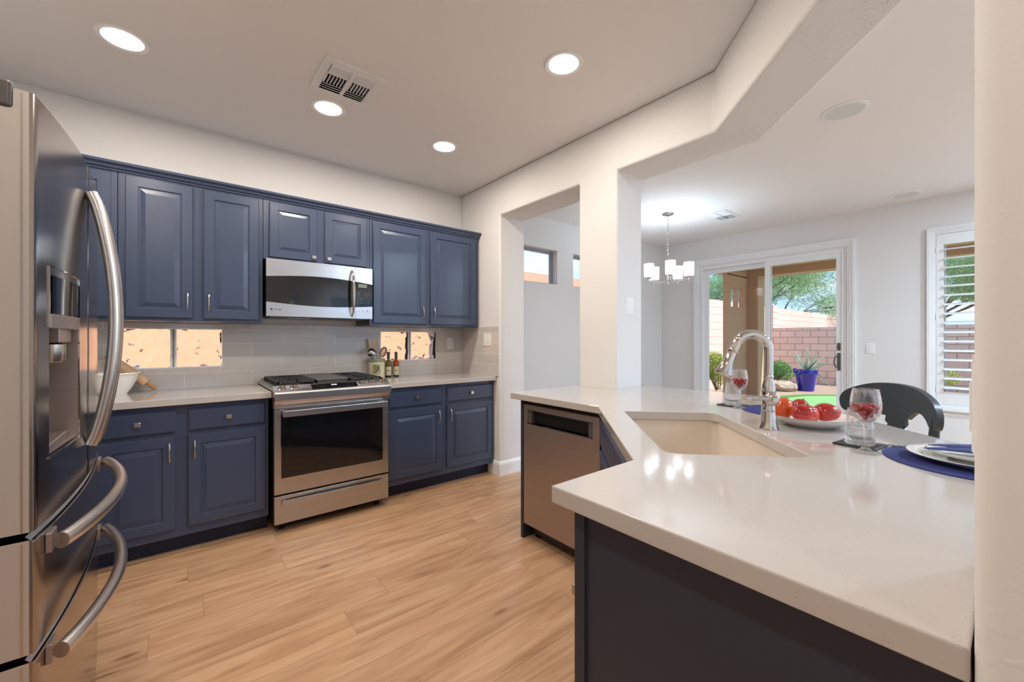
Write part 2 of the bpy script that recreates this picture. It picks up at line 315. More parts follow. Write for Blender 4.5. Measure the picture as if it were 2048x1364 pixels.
def sroot(name, loc=(0, 0, 0)):
    o = bpy.data.objects.new(name, None); C.objects.link(o); o.location = loc; o['kind'] = 'structure'; return o
def kids(o): return [c for c in bpy.data.objects if c.parent == o]
def dup(o, loc=None, rotz=None, label=None, group=None):
    def cp(a, par):
        c = a.copy(); C.objects.link(c)
        if par is not None: c.parent = par
        for k in kids(a): cp(k, c)
        return c
    r = cp(o, None)
    if loc is not None: r.location = loc
    if rotz is not None: r.rotation_euler = (0, 0, rotz)
    if label: r['label'] = label
    if group: r['group'] = group
    return r
def slab(name, outer, holes, z0, z1, mt, parent=None, bevel=0.):     # flat slab with holes, outline in plan
    bm = bmesh.new(); ed = []
    for loop in [outer]+holes:
        vs = [bm.verts.new((x, y, z1)) for x, y in loop]
        ed += [bm.edges.new((vs[i], vs[(i+1) % len(vs)])) for i in range(len(vs))]
    bmesh.ops.triangle_fill(bm, use_beauty=True, use_dissolve=False, edges=ed)
    r = bmesh.ops.extrude_face_region(bm, geom=bm.faces[:])
    for g in r['geom']:
        if isinstance(g, bmesh.types.BMVert): g.co.z = z0
    bmesh.ops.recalc_face_normals(bm, faces=bm.faces)
    me = bpy.data.meshes.new(name); bm.to_mesh(me); bm.free(); me.materials.append(mt)
    o = bpy.data.objects.new(name, me); C.objects.link(o)
    if parent is not None:
        o.parent = parent; me.transform(rootmat(parent).inverted())
    if bevel:
        b = o.modifiers.new('bevel', 'BEVEL'); b.width = bevel; b.segments = 3; b.limit_method = 'ANGLE'; b.angle_limit = math.radians(40)
    return o
def grid_wall(m, a0, a1, z0, z1, holes, b0, b1, axis):     # wall made of blocks around rectangular holes
    As = sorted({a0, a1, *[h[0] for h in holes], *[h[1] for h in holes]}); As = [a for a in As if a0 <= a <= a1]
    for i in range(len(As)-1):
        c = (As[i]+As[i+1])/2; hs = sorted([(h[2], h[3]) for h in holes if h[0] < c < h[1]]); z = z0
        for h0, h1 in hs+[(z1, z1)]:
            if h0 > z:
                if axis == 'x': m.box(As[i], As[i+1], b0, b1, z, h0)
                else: m.box(b0, b1, As[i], As[i+1], z, h0)
            z = max(z, h1)
def text(body, size, mt, parent, T, name='lettering', depth=.0004):   # T maps (u, v, w) to world
    cu = bpy.data.curves.new(name, 'FONT'); cu.body = body; cu.size = size; cu.align_x = 'CENTER'; cu.align_y = 'CENTER'; cu.extrude = depth
    o = bpy.data.objects.new(name, cu); C.objects.link(o)
    dg = bpy.context.evaluated_depsgraph_get(); me = bpy.data.meshes.new_from_object(o.evaluated_get(dg))
    bpy.data.objects.remove(o); bpy.data.curves.remove(cu)
    inv = rootmat(parent).inverted()
    for v in me.vertices: v.co = inv @ T(v.co.x, v.co.y, v.co.z)
    me.materials.clear(); me.materials.append(mt)
    o = bpy.data.objects.new(name, me); C.objects.link(o); o.parent = parent
    return o

# ================================================================ the room
YR = -4.0; XL = -1.08
def plank_floor():
    vs, fs, cols = [], [], []
    pw = .186; y = YR; k = 0
    while y < W:
        x = XL - random.random()*1.5
        while x < X1:
            ln = 1.5; a, b = max(x, XL), min(x+ln, X1); g = .0006
            if b-a > .02:
                n = len(vs); vs += [(a+g, y+g, 0), (b-g, y+g, 0), (b-g, min(y+pw, W)-g, 0), (a+g, min(y+pw, W)-g, 0)]; fs.append((n, n+1, n+2, n+3)); cols.append((random.random(), random.random(), random.random()))
            x += ln
        y += pw
    n = len(vs); vs += [(XL, YR, -.002), (X1, YR, -.002), (X1, W, -.002), (XL, W, -.002)]; fs.append((n, n+1, n+2, n+3)); cols.append((0, 0, 0))
    n = len(vs); vs += [(XL, YR, -.12), (X1, YR, -.12), (X1, W, -.12), (XL, W, -.12)]; fs.append((n+3, n+2, n+1, n)); cols.append((0, 0, 0))
    me = bpy.data.meshes.new('floor'); me.from_pydata(vs, [], fs); me.materials.append(OAK); me.materials.append(GROOVE)
    me.polygons[len(fs)-1].material_index = 1; me.polygons[len(fs)-2].material_index = 1
    at = me.attributes.new('plank', 'FLOAT_VECTOR', 'CORNER')
    i = 0
    for f, c in zip(fs, cols):
        for _ in f: at.data[i].vector = c; i += 1
    o = bpy.data.objects.new('floor', me); C.objects.link(o); return struct(o)
plank_floor()
struct(M().box(XL-.15, X1+.15, YR-.15, W+.15, H, H+.15).build('ceiling', CEIL, smooth=False))
m = M(); WY0 = (1.944, 2.37)
grid_wall(m, XL-.15, X1+.15, -.12, H, [(-.300, .258, 1.055, 1.330), (1.428, 2.000, 1.055, 1.330), (3.02, 3.715, *WY0), (4.010, 4.705, *WY0)], W, W+.15, 'x')
struct(m.build('wall_back', WALL, smooth=False))
m = M(); grid_wall(m, YR, W, -.12, H, [(1.285, 3.005, -.2, 2.335), (-.60, .50, .60, 2.33)], X1, X1+.15, 'y')
struct(m.build('wall_far', WALL, smooth=False))
m = M(); grid_wall(m, YR, W, -.12, H, [], XL-.15, XL, 'y'); struct(m.build('wall_left', WALL, smooth=False))
m = M(); grid_wall(m, XL-.15, X1+.15, -.12, H, [(-.2, 1.6, .9, 2.2), (3.0, 5.6, .3, 2.35)], YR-.15, YR, 'x'); struct(m.build('wall_front', WALL, smooth=False))
# unseen windows added behind the camera to let in more daylight
for i, (a, b, z0, z1) in enumerate([(-.2, 1.6, .9, 2.2), (3.0, 5.6, .3, 2.35)]):
    r = sroot('window_%d' % (6+i)); m = M(); t = .05
    m.box(a, b, YR-.12, YR-.05, z0, z0+t); m.box(a, b, YR-.12, YR-.05, z1-t, z1); c = (a+b)/2
    for x in (a, c-t/2, b-t): m.box(x, x+t, YR-.12, YR-.05, z0+t, z1-t)
    m.build('window_frame', TRIM, r, smooth=False); M().box(a+t, b-t, YR-.09, YR-.085, z0+t, z1-t).build('pane', PANE, r, smooth=False)
# partition with a walk-through, a post and the pass-through header that turns 45 degrees
def partition():
    K = 1.053; KO = .928
    out = [(W, 0), (W, H), (None, H), (None, HL), (1.703, HL), (1.703, 0), (2.040, 0), (2.040, HL), (2.996, HL), (2.996, 0)]
    vs = []; n = len(out)
    for x, kk in ((X0, K), (X0+.30, KO)): vs += [(x, kk if y is None else y, z) for y, z in out]
    fs = [list(range(n)), list(range(n, 2*n))[::-1]]
    for i in range(n):
        if i == 2: continue
        j = (i+1) % n; fs.append((i, i+n, j+n, j))
    b = len(vs); xe = .96
    vs += [(xe, xe-(X0-K), H), (xe, xe-(X0-K), HL), (xe, xe-(X0+.3-KO), H), (xe, xe-(X0+.3-KO), HL)]
    fs += [(2, 3, b+1, b), (n+2, b+2, b+3, n+3), (3, n+3, b+3, b+1), (2, b, b+2, n+2), (b, b+1, b+3, b+2)]
    m = M(); m.add(vs, fs); return m
o = struct(partition().build('wall_right', [HEAD, SOFF], bevel=.018, seg=4))
for p_ in o.data.polygons:
    if p_.normal.z < -.9 and p_.center.z > 2: p_.material_index = 1
# half wall that carries the bar side of the counter
hw = [(2.30, 1.703), (2.30, 1.053), (.96, -.287), (.96, -.713), (2.60, .928), (2.60, 1.703)]
struct(M().prism(hw, 0, .872).build('wall_half', WALL, smooth=False))
# near wall end
struct(M().box(.66, .96, YR, .0285, 0, H).build('wall_near', WALL, bevel=.02, seg=6))
# baseboards
def base_prof(m, a, b, out):      # a->b run along the wall, out = outward unit vector
    a = Vector((*a, 0)); b = Vector((*b, 0)); o = Vector((*out, 0)); pr = [(0, 0), (.015, 0), (.015, .098), (.012, .112), (.006, .124), (0, .13)]
    n = len(pr); vs = [a+o*d+Vector((0, 0, z)) for d, z in pr]+[b+o*d+Vector((0, 0, z)) for d, z in pr]
    m.add(vs, [list(range(n)), list(range(n, 2*n))[::-1]]+[(i, (i+1) % n, (i+1) % n+n, i+n) for i in range(n)])
m = M(); base_prof(m, (X0, 3.17), (X0, 2.996), (-1, 0)); base_prof(m, (X0-.015, 2.996), (X0+.315, 2.996), (0, -1)); base_prof(m, (X0+.3, 2.996), (X0+.3, W), (1, 0))
struct(m.build('baseboard_right', TRIM, smooth=False))
m = M(); base_prof(m, (X0+.3, W), (X1, W), (0, -1)); struct(m.build('baseboard_back', TRIM, smooth=False))
m = M(); base_prof(m, (X1, 3.06), (X1, W), (-1, 0)); base_prof(m, (X1, YR), (X1, 1.17), (-1, 0)); struct(m.build('baseboard_far', TRIM, smooth=False))
# back wall tiles
m = M(); ty = .01
grid_wall(m, XL+.001, X0-.001, .914, 1.366, [(-.300, .258, 1.055, 1.330), (1.428, 2.000, 1.055, 1.330)], W-ty, W-.0003, 'x')
tag(m.build('backsplash', TILEB, smooth=False), 'long grey glass tile backsplash behind the range with two block windows', 'backsplash')
tag(M().box(X0-ty, X0, 3.012, W-ty, .914, 1.372).build('backsplash', TILER, smooth=False), 'short return of grey tile backsplash on right side wall', 'backsplash')
# glass block windows
for i, (a, b) in enumerate([(-.300, .258), (1.428, 2.000)]):
    r = sroot('window_%d' % (1+i)); c = (a+b)/2; t = .006; m = M()
    m.box(a, b, W-.006, W+.08, 1.055, 1.055+t); m.box(a, b, W-.006, W+.08, 1.330-t, 1.330)
    m.box(a, a+t, W-.006, W+.08, 1.055+t, 1.33-t); m.box(b-t, b, W-.006, W+.08, 1.055+t, 1.33-t); m.box(c-.016, c-.005, W-.006, W+.08, 1.055+t, 1.33-t); m.box(c+.005, c+.016, W-.006, W+.08, 1.055+t, 1.33-t)
    M().box(c-.005, c+.005, W-.003, W+.08, 1.055+t, 1.33-t).build('mullion', FRAMEG, r, smooth=False)
    m.build('window_frame', TRIM, r, smooth=False)
    for x0, x1 in ((a+t, c-.016), (c+.016, b-t)):
        g = M(); g.box(x0, x1, W-.004, W+.075, 1.055+t, 1.33-t); g.build('glass_block', BLOCK, r, bevel=.004)
        
# small high windows in the dining wall
for i, (a, b) in enumerate([(3.02, 3.715), (4.010, 4.705)]):
    r = sroot('window_%d' % (3+i)); z0, z1 = WY0; t = .035; m = M(); y0, y1 = W+.085, W+.12
    m.box(a, b, y0, y1, z0, z0+t*.4); m.box(a, b, y0, y1, z1-t, z1); m.box(a, a+t, y0, y1, z0+t*.4, z1-t); m.box(b-t, b, y0, y1, z0+t*.4, z1-t)
    m.build('window_frame', FRAMEG, r, smooth=False); M().box(a+t, b-t, W+.1, W+.104, z0+t*.4, z1-t).build('pane', PANE, r, smooth=False)
# casing helper round openings in the far wall
def casing(m, y0, y1, z0, z1, wd, bottom=True):
    def strip(pts):     # pts in (y, z): inner a,b outer b,a ; stepped thickness
        pass
    for d0, d1, th in ((0, .3, .012), (.3, .62, .020), (.62, 1., .028)):
        a, b = wd*d0, wd*d1; x0 = X1-th
        m.box(x0, X1, y0-b, y0-a, (z0-b) if bottom else 0, z1+b); m.box(x0, X1, y1+a, y1+b, (z0-b) if bottom else 0, z1+b)
        m.box(x0, X1, y0-a, y1+a, z1+a, z1+b)
        if bottom: m.box(x0, X1, y0-a, y1+a, z0-b, z0-a)
m = M(); casing(m, 1.255, 3.025, 0, 2.36, .08, False); struct(m.build('trim_1', TRIM, smooth=False))
m = M(); casing(m, -.62, .524, .583, 2.345, .066); struct(m.build('trim_2', TRIM, smooth=False))
# sliding glass door
def slider():
    r = sroot('door_1', (X1+.07, 2.14, 0)); F = TRIM; m = M(); x0, x1 = X1+.005, X1+.12
    m.box(x0, x1, 1.285, 1.31, 0, 2.335); m.box(x0, x1, 2.98, 3.005, 0, 2.335); m.box(x0, x1, 1.31, 2.98, 2.30, 2.335); m.box(x0, x1, 1.31, 2.98, -.02, .03)
    m.build('door_frame', F, r, smooth=False)
    for nm, y0, y1, xa in (('sliding_panel', 1.31, 2.14, X1+.015), ('fixed_panel', 2.08, 2.98, X1+.065)):
        m = M(); st = .055; xb = xa+.035
        m.box(xa, xb, y0, y0+st, .03, 2.30); m.box(xa, xb, y1-st, y1, .03, 2.30); m.box(xa, xb, y0+st, y1-st, 2.235, 2.30); m.box(xa, xb, y0+st, y1-st, .03, .11)
        p = m.build(nm, F, r, smooth=False); M().box(xa+.015, xa+.02, y0+st, y1-st, .11, 2.235).build('pane', PANE, p, smooth=False)
        if nm == 'sliding_panel':
            h = M(); h.box(X1+.006, X1+.015, 1.322, 1.352, .88, 1.09); h.tube([(X1+.01, 1.345, .91), (X1-.03, 1.365, .93), (X1-.045, 1.372, .985), (X1-.03, 1.365, 1.04), (X1+.01, 1.345, 1.06)], .008)
            h.build('door_handle', GREYP, p); k = M(); k.box(X1+.004, X1+.015, 1.322, 1.352, 1.12, 1.21); k.box(X1-.02, X1+.005, 1.335, 1.36, 1.155, 1.165); k.build('door_latch', GREYP, p)
slider()
# plantation shutter over window 5
r = sroot('window_5', (X1+.1, -.05, .6)); m = M(); x0 = X1+.09
for a, b, c, d in ((-.60, .50, .60, .64), (-.60, .50, 2.29, 2.33), (-.60, -.56, .64, 2.29), (.46, .50, .64, 2.29), (-.07, -.03, .64, 2.29)): m.box(x0, x0+.04, a, b, c, d)
m.build('window_frame', TRIM, r, smooth=False); M().box(x0+.015, x0+.02, -.56, .46, .64, 2.29).build('pane', PANE, r, smooth=False)
sh = thing('plantation_shutter', 'white slatted plantation shutter closed over the right hand window', 'shutter', (X1+.02, -.05, .6))
m = M(); xa, xb = X1-.004, X1+.024
for a, b, c, d in ((.47, .52, .585, 2.34), (-.07, .0, .585, 2.34), (-.618, -.56, .585, 2.34), (0, .47, 2.232, 2.34), (0, .47, .585, .712), (-.56, -.07, 2.232, 2.34), (-.56, -.07, .585, .712)): m.box(xa, xb, a, b, c, d)
m.build('shutter_frame', TRIM, sh, bevel=.002)
nl = 16; z0, z1 = .712, 2.232; ps = (z1-z0)/nl
for side in ((.001, .469), (-.559, -.071)):
    for k in range(nl):
        zc = z0+ps*(k+.5); pr = []
        for j in range(12):
            q = 2*PI*j/12; u = .044*math.cos(q); v = .0058*math.sin(q); an = math.radians(16)
            pr.append((X1+.012+u*math.cos(an)-v*math.sin(an), zc+u*math.sin(an)+v*math.cos(an)))
        m = M(); n = 12; vs_ = [(x, side[0], z) for x, z in pr]+[(x, side[1], z) for x, z in pr]
        m.add(vs_, [list(range(n)), list(range(n, 2*n))[::-1]]+[(i, (i+1) % n, (i+1) % n+n, i+n) for i in range(n)]); m.build('louver', TRIM, sh)
for z in (.70, 1.45, 2.15): M().box(X1-.012, X1-.003, .515, .527, z, z+.06).build('hinge', TRIM, sh, smooth=False)

# ================================================================ ceiling fittings
def downlight(x, y, label, first=None):
    t = thing('recessed_light', label, 'ceiling light', (x, y, H), group='recessed ceiling lights')
    m = M(); m.lathe([(.079, -.001), (.081, -.004), (.098, -.008), (.103, -.004), (.104, 0)], (0, 0, 0), 40, cap=False); m.build('trim_ring', TRIM, t, world=False)
    M().lathe([(.0, -.003), (.08, -.003)], (0, 0, 0), 40, cap=False).build('lens', LENS, t, world=False)
    ld = bpy.data.lights.new('downlight', 'AREA'); ld.shape = 'DISK'; ld.size = .15; ld.energy = DOWN_W; ld.color = DOWN_COL
    l = bpy.data.objects.new('lamp', ld); C.objects.link(l); l.location = (0, 0, -.012); l.parent = t
    return t
downlight(-.21, 2.80, 'recessed ceiling light nearest the refrigerator')
downlight(.755, 2.80, 'recessed ceiling light beside the kitchen ceiling vent')
downlight(1.60, 2.79, 'smallest-looking recessed ceiling light above right wall cabinets')
downlight(1.62, 1.545, 'recessed ceiling light alone above the dishwasher')
for x, y, l in ((.75, 1.545, 'recessed ceiling light above the open kitchen floor'), (-.21, 1.545, 'recessed ceiling light right in front of the refrigerator'), (-.21, .0, 'added unseen ceiling light behind the camera by the left wall'), (-.2, -1.6, 'added unseen ceiling light deepest behind the camera')): downlight(x, y, l)  # the two behind the camera are added lamps, out of view
def kitchen_vent():
    x0, x1, y0, y1 = .60, .935, 2.28, 2.64
    t = thing('ceiling_vent', 'white louvred air vent in the kitchen ceiling between two lights', 'vent', ((x0+x1)/2, (y0+y1)/2, H))
    m = M(); b = .045; z0 = H-.008
    for q in ((x0, x1, y0, y0+b), (x0, x1, y1-b, y1), (x0, x0+b, y0+b, y1-b), (x1-b, x1, y0+b, y1-b)): m.box(*q, z0, H)
    xc = (x0+x1)/2; m.box(xc-.01, xc+.01, y0+b, y1-b, z0-.006, H)
    m.build('frame', TRIM, t, bevel=.003); M().box(x0+b, x1-b, y0+b, y1-b, H-.003, H-.001).build('duct_shade_sheet', DARK, t, smooth=False)  # dark sheet in place of the shaded duct opening
    ya, yb = y0+b, y1-b; h = (yb-ya)/3
    for xa, xb, sg in ((x0+b, xc-.01, 1), (xc+.01, x1-b, -1)):
        for k in range(5):
            y = ya+h*k/5; m = M(); m.box(xa+.002, xb-.002, y, y+.0065, H-.012, H-.009); m.add([(xa+.002, y, H-.009), (xb-.002, y, H-.009), (xb-.002, y-.004, H-.003), (xa+.002, y-.004, H-.003)], [(0, 1, 2, 3)]); m.build('slat', TRIM, t, smooth=False)
        for k in range(7):
            x = xa+(xb-xa)*k/6.3; m = M(); d = .012*sg
            m.box(x, x+.0035, ya+h+.006, ya+2*h-.006, H-.018, H-.006)
            if sg < 0: m.add([(x, ya+h+.012, H-.018), (x, ya+2*h-.006, H-.018), (x+.012, ya+2*h-.006, H-.004), (x+.012, ya+h+.012, H-.004)], [(0, 1, 2, 3)])
            m.build('slat', TRIM, t, smooth=False)
        for k in range(4):
            y = ya+2*h+h*k/4; m = M(); m.add([(xa+.002, y, H-.019), (xb-.002, y, H-.019), (xb-.002, y+.024, H-.006), (xa+.002, y+.024, H-.006), (xa+.002, y, H-.016), (xb-.002, y, H-.016), (xb-.002, y+.024, H-.003), (xa+.002, y+.024, H-.003)], [(0, 1, 2, 3), (4, 7, 6, 5), (0, 4, 5, 1), (2, 6, 7, 3), (0, 3, 7, 4), (1, 5, 6, 2)]); m.build('slat', TRIM, t, smooth=False)
    M().box(x0+b, x1-b, ya+h-.006, ya+h+.002, H-.010, H).build('divider', TRIM, t, smooth=False)
kitchen_vent()
def dining_vent():
    x0, x1, y0, y1 = 4.87, 5.28, 2.10, 2.35
    t = thing('ceiling_vent', 'white louvred air vent in the dining ceiling beside chandelier', 'vent', ((x0+x1)/2, (y0+y1)/2, H))
    m = M(); b = .03; z0 = H-.008
    for q in ((x0, x1, y0, y0+b), (x0, x1, y1-b, y1), (x0, x0+b, y0+b, y1-b), (x1-b, x1, y0+b, y1-b)): m.box(*q, z0, H)
    m.build('frame', TRIM, t, smooth=False); M().box(x0+b, x1-b, y0+b, y1-b, H-.003, H-.001).build('duct_shade_sheet', DARK, t, smooth=False)  # dark sheet again stands for duct shade behind the slats
    for k in range(14):
        x = x0+b+(x1-x0-2*b)*k/14; m = M()
        for a, c in ((y0+b, (y0+y1)/2-.006), ((y0+y1)/2+.006, y1-b)):
            T = lambda u, v, w: Vector((x+u, v, H-.003-w-(u*.4 if k < 7 else 0))); m.box(0, .022 if k < 7 else .008, a, c, 0, .002, T)
        m.build('slat', TRIM, t, smooth=False)
dining_vent()
sp_ = thing('ceiling_speaker', 'round white ceiling speaker nearer the header beam', 'speaker', (3.375, .705, H), group='round ceiling speakers')
m = M(); m.lathe([(.104, -.006), (.118, -.008), (.126, -.004), (.127, 0)], (0, 0, 0), 48, cap=False); m.build('rim', TRIM, sp_, world=False)
M().lathe([(0, -.007), (.105, -.006)], (0, 0, 0), 48, cap=False).build('grille', SPK, sp_, world=False)
dup(sp_, (5.81, .717, H), label='round white ceiling speaker nearer the shuttered window wall')
# added unseen lamps behind the near wall, brightening the dining side
DC = DOWN_COL; DOWN_SAVE = DOWN_W; DOWN_COL = FILL_COL; DOWN_W = FILL_W
for x, y, l in ((3.4, -1.1, 'added unseen fill light nearest the header'), (5.2, -1.1, 'added unseen fill light nearest the shuttered window'), (3.4, -2.9, 'added unseen fill light near the front window'), (5.2, -2.9, 'added unseen fill light in the far corner')): downlight(x, y, l)
DOWN_COL = DC; DOWN_W = DOWN_SAVE
# chandelier
def chandelier():
    cx, cy = 4.50, 2.60; t = thing('chandelier', 'brushed nickel five-light chandelier with clear glass cylinder shades', 'chandelier', (cx, cy, H))
    M().lathe([(0, -.028), (.03, -.027), (.066, -.014), (.07, -.003), (.07, 0)], (0, 0, 0), 32).build('canopy', NICKEL, t, world=False)
    z = -.03; i = 0; m = M()
    while z > -.50:
        pts = []
        for k in range(13):
            a = 2*PI*k/12; px_, pz = .0085*math.cos(a), .021*math.sin(a); pts.append((px_ if i % 2 else 0, 0 if i % 2 else px_, z-.018+pz))
        m.tube(pts, .002, 6, cap=False); z -= .034; i += 1
    m.build('chain', NICKEL, t, world=False)
    m = M(); m.lathe([(.006, -.50), (.009, -.52), (.009, -.76), (.013, -.765), (.013, -.83), (.006, -.835), (.006, -.85), (0, -.853)], (0, 0, 0), 20); m.build('stem', NICKEL, t, world=False)
    Rv = Vector((.775, -.632, 0)); Nv = Vector((-.632, -.775, 0)); R_ = .23; dz = .038
    for k in range(5):
        a = math.radians(104-72*k); d = Rv*math.cos(a)+Nv*math.sin(a)
        m = M(); m.tube([d*.01+Vector((0, 0, -.80)), d*.12+Vector((0, 0, -.812)), d*R_+Vector((0, 0, -.80))], .0055, 8); e_ = d*R_
        m.lathe([(.0, -.815), (.007, -.815), (.007, -.775), (.024, -.772), (.03, -.765), (.03, -.758), (.012, -.756), (.012, -.715), (0, -.713)], tuple(e_), 20)
        arm = m.build('arm', NICKEL, t, world=False)
        s = M(); s.lathe([(.034, -.757+.001), (.054, -.756), (.058, -.74), (.058, -.60), (.055, -.60), (.055, -.738), (.05, -.751), (.034, -.752)], tuple(e_), 28, cap=False); s.build('shade', SHADEG, arm, world=False)
        b_ = M(); b_.ball((e_.x, e_.y, -.675), (.024, .024, .038)); b_.build('bulb', BULB, arm, world=False)
        ld = bpy.data.lights.new('bulb', 'POINT'); ld.energy = CHAND_W; ld.shadow_soft_size = .03; ld.color = (.66, .84, 1)
        l = bpy.data.objects.new('bulb_light', ld); C.objects.link(l); l.location = e_+Vector((0, 0, -.62)); l.parent = arm
SHADEG = mat('seeded_glass', (1, 1, 1), .12, trans=.6, emit=(1, 1, 1), es=.15, ior=1.2); BULB = mat('bulb_glow', (1, 1, 1), .4, emit=(1, .97, .92), es=6)
chandelier()

# ================================================================ cabinets
DP = [(0, .015), (.004, .019), (.056, .019), (.059, .0115), (.065, .0115), (.090, .0172)]
DP2 = [(0, .015), (.004, .019), (.052, .019), (.055, .0115), (.060, .0115), (.080, .0172)]
SP = [(0, .010), (.012, .019)]
def pull(T, u, v, parent, ln=.10, horiz=False):
    m = M(); pts = []; n = 12
    for i in range(n+1):
        s = i/n; a = (s-.5)*ln; wv = .016+.012*math.sin(PI*s)
        pts.append(T(u, v+a, wv+.008) if not horiz else T(u+a, v, wv+.008))
    m.tube([T(u, v-ln/2+.004, .017)]+pts+[T(u, v+ln/2-.004, .017)], .0055, 8, flat=(1.1, .8)); return m.build('handle', NICKEL, parent)
def knob(T, u, v, parent):
    m = M(); m.box(u-.006, u+.006, -.001, .014, v-.006, v+.006, lambda a, b, c: T(a, c, .018+b)); m.box(u-.014, u+.014, .014, .024, v-.012, v+.012, lambda a, b, c: T(a, c, .018+b))
    return m.build('knob', NICKEL, parent, bevel=.0015)
def door(T, u0, u1, v0, v1, parent, hx=None, hv=None, kn=None, prof=DP):
    d = M().rings(T, u0, u1, v0, v1, prof).build('door', NAVY, parent, smooth=False)
    if hx is not None: pull(T, hx, hv, d)
    if kn: knob(T, kn[0], kn[1], d)
    return d
def drawer(T, u0, u1, v0, v1, parent):
    d = M().rings(T, u0, u1, v0, v1, SP).build('drawer', NAVY, parent, smooth=False); knob(T, (u0+u1)/2, (v0+v1)/2, d); return d
YU = 3.323; YB = 3.09
def upper(x0, x1, z0, z1, label, doors, cat='cabinet'):
    t = thing('wall_cabinet', label, cat, ((x0+x1)/2, W, z0)); T = Fr((0, YU, 0), (1, 0, 0), (0, -1, 0))
    M().box(x0, x1, YU, W-.001, z0, z1).build('body', NAVY, t, bevel=.002)
    for d in doors: door(T, d[0], d[1], d[2], d[3], t, **(d[4] if len(d) > 4 else {}), prof=(DP2 if d[3]-d[2] < .5 else DP))
    return t
ZU = 1.367; ZT = 2.235
upper(-1.075, -.272, ZU, ZT, 'navy wall cabinet mostly hidden behind the refrigerator', [(-.66, -.299, 1.387, 2.221)])
upper(-.270, .463, ZU, ZT, 'tall two-door navy wall cabinet left of the microwave', [(-.238, .077, 1.387, 2.221, dict(hx=.05, hv=1.49)), (.131, .437, 1.387, 2.221, dict(hx=.158, hv=1.49))])
upper(.465, 1.210, 1.818, ZT, 'short two-door navy cabinet right above the microwave', [(.501, .812, 1.833, 2.221, dict(kn=(.787, 1.862))), (.866, 1.186, 1.833, 2.221, dict(kn=(.893, 1.862)))])
upper(1.212, 2.276, ZU, ZT, 'tall two-door navy wall cabinet right of the microwave', [(1.238, 1.714, 1.387, 2.221, dict(hx=1.682, hv=1.49)), (1.758, 2.243, 1.387, 2.221, dict(hx=1.792, hv=1.49))])
# crown moulding in one run along all the wall cabinets
pr = [(0, 0), (.008, 0), (.010, .010), (.018, .016), (.022, .030), (.034, .038), (.036, .052), (0, .052)]; n = len(pr)
m = M(); vs_ = [(-1.075, YU-d, ZT+z) for d, z in pr]+[(2.276+d*.5, YU-d, ZT+z) for d, z in pr]+[(2.276+d*.5, W-.001, ZT+z) for d, z in pr]+[(-1.075, W-.001, ZT+z) for d, z in pr]
fs_ = [(k*n+i, k*n+(i+1) % n, (k+1)*n+(i+1) % n, (k+1)*n+i) for k in range(2) for i in range(n-1)]
m.add(vs_, fs_); m.box(-1.075, 2.276, YU+.001, W-.001, ZT+.0005, ZT+.052)
tag(m.build('crown_moulding', NAVY, smooth=False), 'navy crown moulding running along the top of all wall cabinets', 'moulding')
def base(x0, x1, label, draws, doors, toe=True):
    t = thing('base_cabinet', label, 'cabinet', ((x0+x1)/2, W, 0)); T = Fr((0, YB, 0), (1, 0, 0), (0, -1, 0))
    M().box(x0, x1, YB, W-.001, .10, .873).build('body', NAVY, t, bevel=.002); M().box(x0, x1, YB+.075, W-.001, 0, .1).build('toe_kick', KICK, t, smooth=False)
    for d in draws: drawer(T, *d, t)
    for d in doors: door(T, d[0], d[1], d[2], d[3], t, **d[4])
    return t
base(-1.075, -.345, 'navy base cabinet hidden in the corner behind the refrigerator', [(-.72, -.39, .712, .847)], [(-.72, -.39, .152, .690, {})])
base(-.343, .463, 'two-door navy base cabinet left of the range under the rolling pin', [(-.332, -.008, .712, .847), (.049, .445, .712, .847)], [(-.332, -.008, .152, .690, dict(hx=-.035, hv=.60)), (.049, .445, .152, .690, dict(hx=.08, hv=.60))])
base(1.250, 2.297, 'two-door navy base cabinet right of the range', [(1.268, 1.743, .712, .847), (1.791, 2.275, .712, .847)], [(1.268, 1.743, .152, .690, dict(hx=1.712, hv=.60)), (1.791, 2.275, .152, .690, dict(hx=1.825, hv=.60))])
ZC0, ZC = .8745, .914
slab('countertop', [(-1.075, 3.04), (.473, 3.04), (.473, W-.011), (-1.075, W-.011)], [], ZC0, ZC, QUARTZ, bevel=.003)
tag(bpy.data.objects['countertop'], 'white quartz countertop left of the range holding the bowl', 'countertop')
tag(slab('countertop', [(1.241, 3.04), (X0-.011, 3.04), (X0-.011, W-.011), (1.241, W-.011)], [], ZC0, ZC, QUARTZ, bevel=.003), 'white quartz countertop right of the range holding the crock', 'countertop')

# ================================================================ peninsula
R2 = math.sqrt(.5)
def ab(a, b): return ((a+b)*R2, (a-b)*R2)       # 45 degree coordinates: a along, b across
hole = []
for (ca, cb, q0) in ((1.967, .353, 270), (1.967, .726, 0), (1.282, .726, 90), (1.282, .353, 180)):
    pass
a0, a1, b0, b1, rr = 1.262, 1.990, .332, .745, .045
for ca, cb, q0 in ((a1-.012, b0+.012, -90), (a1-rr, b1-rr, 0), (a0+rr, b1-rr, 90), (a0+rr, b0+rr, 180)):
    r_ = .012 if q0 == -90 else rr
    for k in range(7):
        q = math.radians(q0+15*k); hole.append(ab(ca+r_*math.cos(q), cb+r_*math.sin(q)))
out = [(1.653, 2.044), (1.653, 1.338), (.997, .682), (.673, .682), (.673, .031), (.963, .031), (.963, -.50), (1.36, -.50), (2.707, .847), (2.707, 1.80), (2.602, 1.80), (2.602, 1.701), (2.298, 1.701), (2.298, 2.044)]
tag(slab('countertop', out, [hole], ZC0, ZC, QUARTZ, bevel=.004), 'large angled white quartz peninsula countertop around the sink', 'countertop')
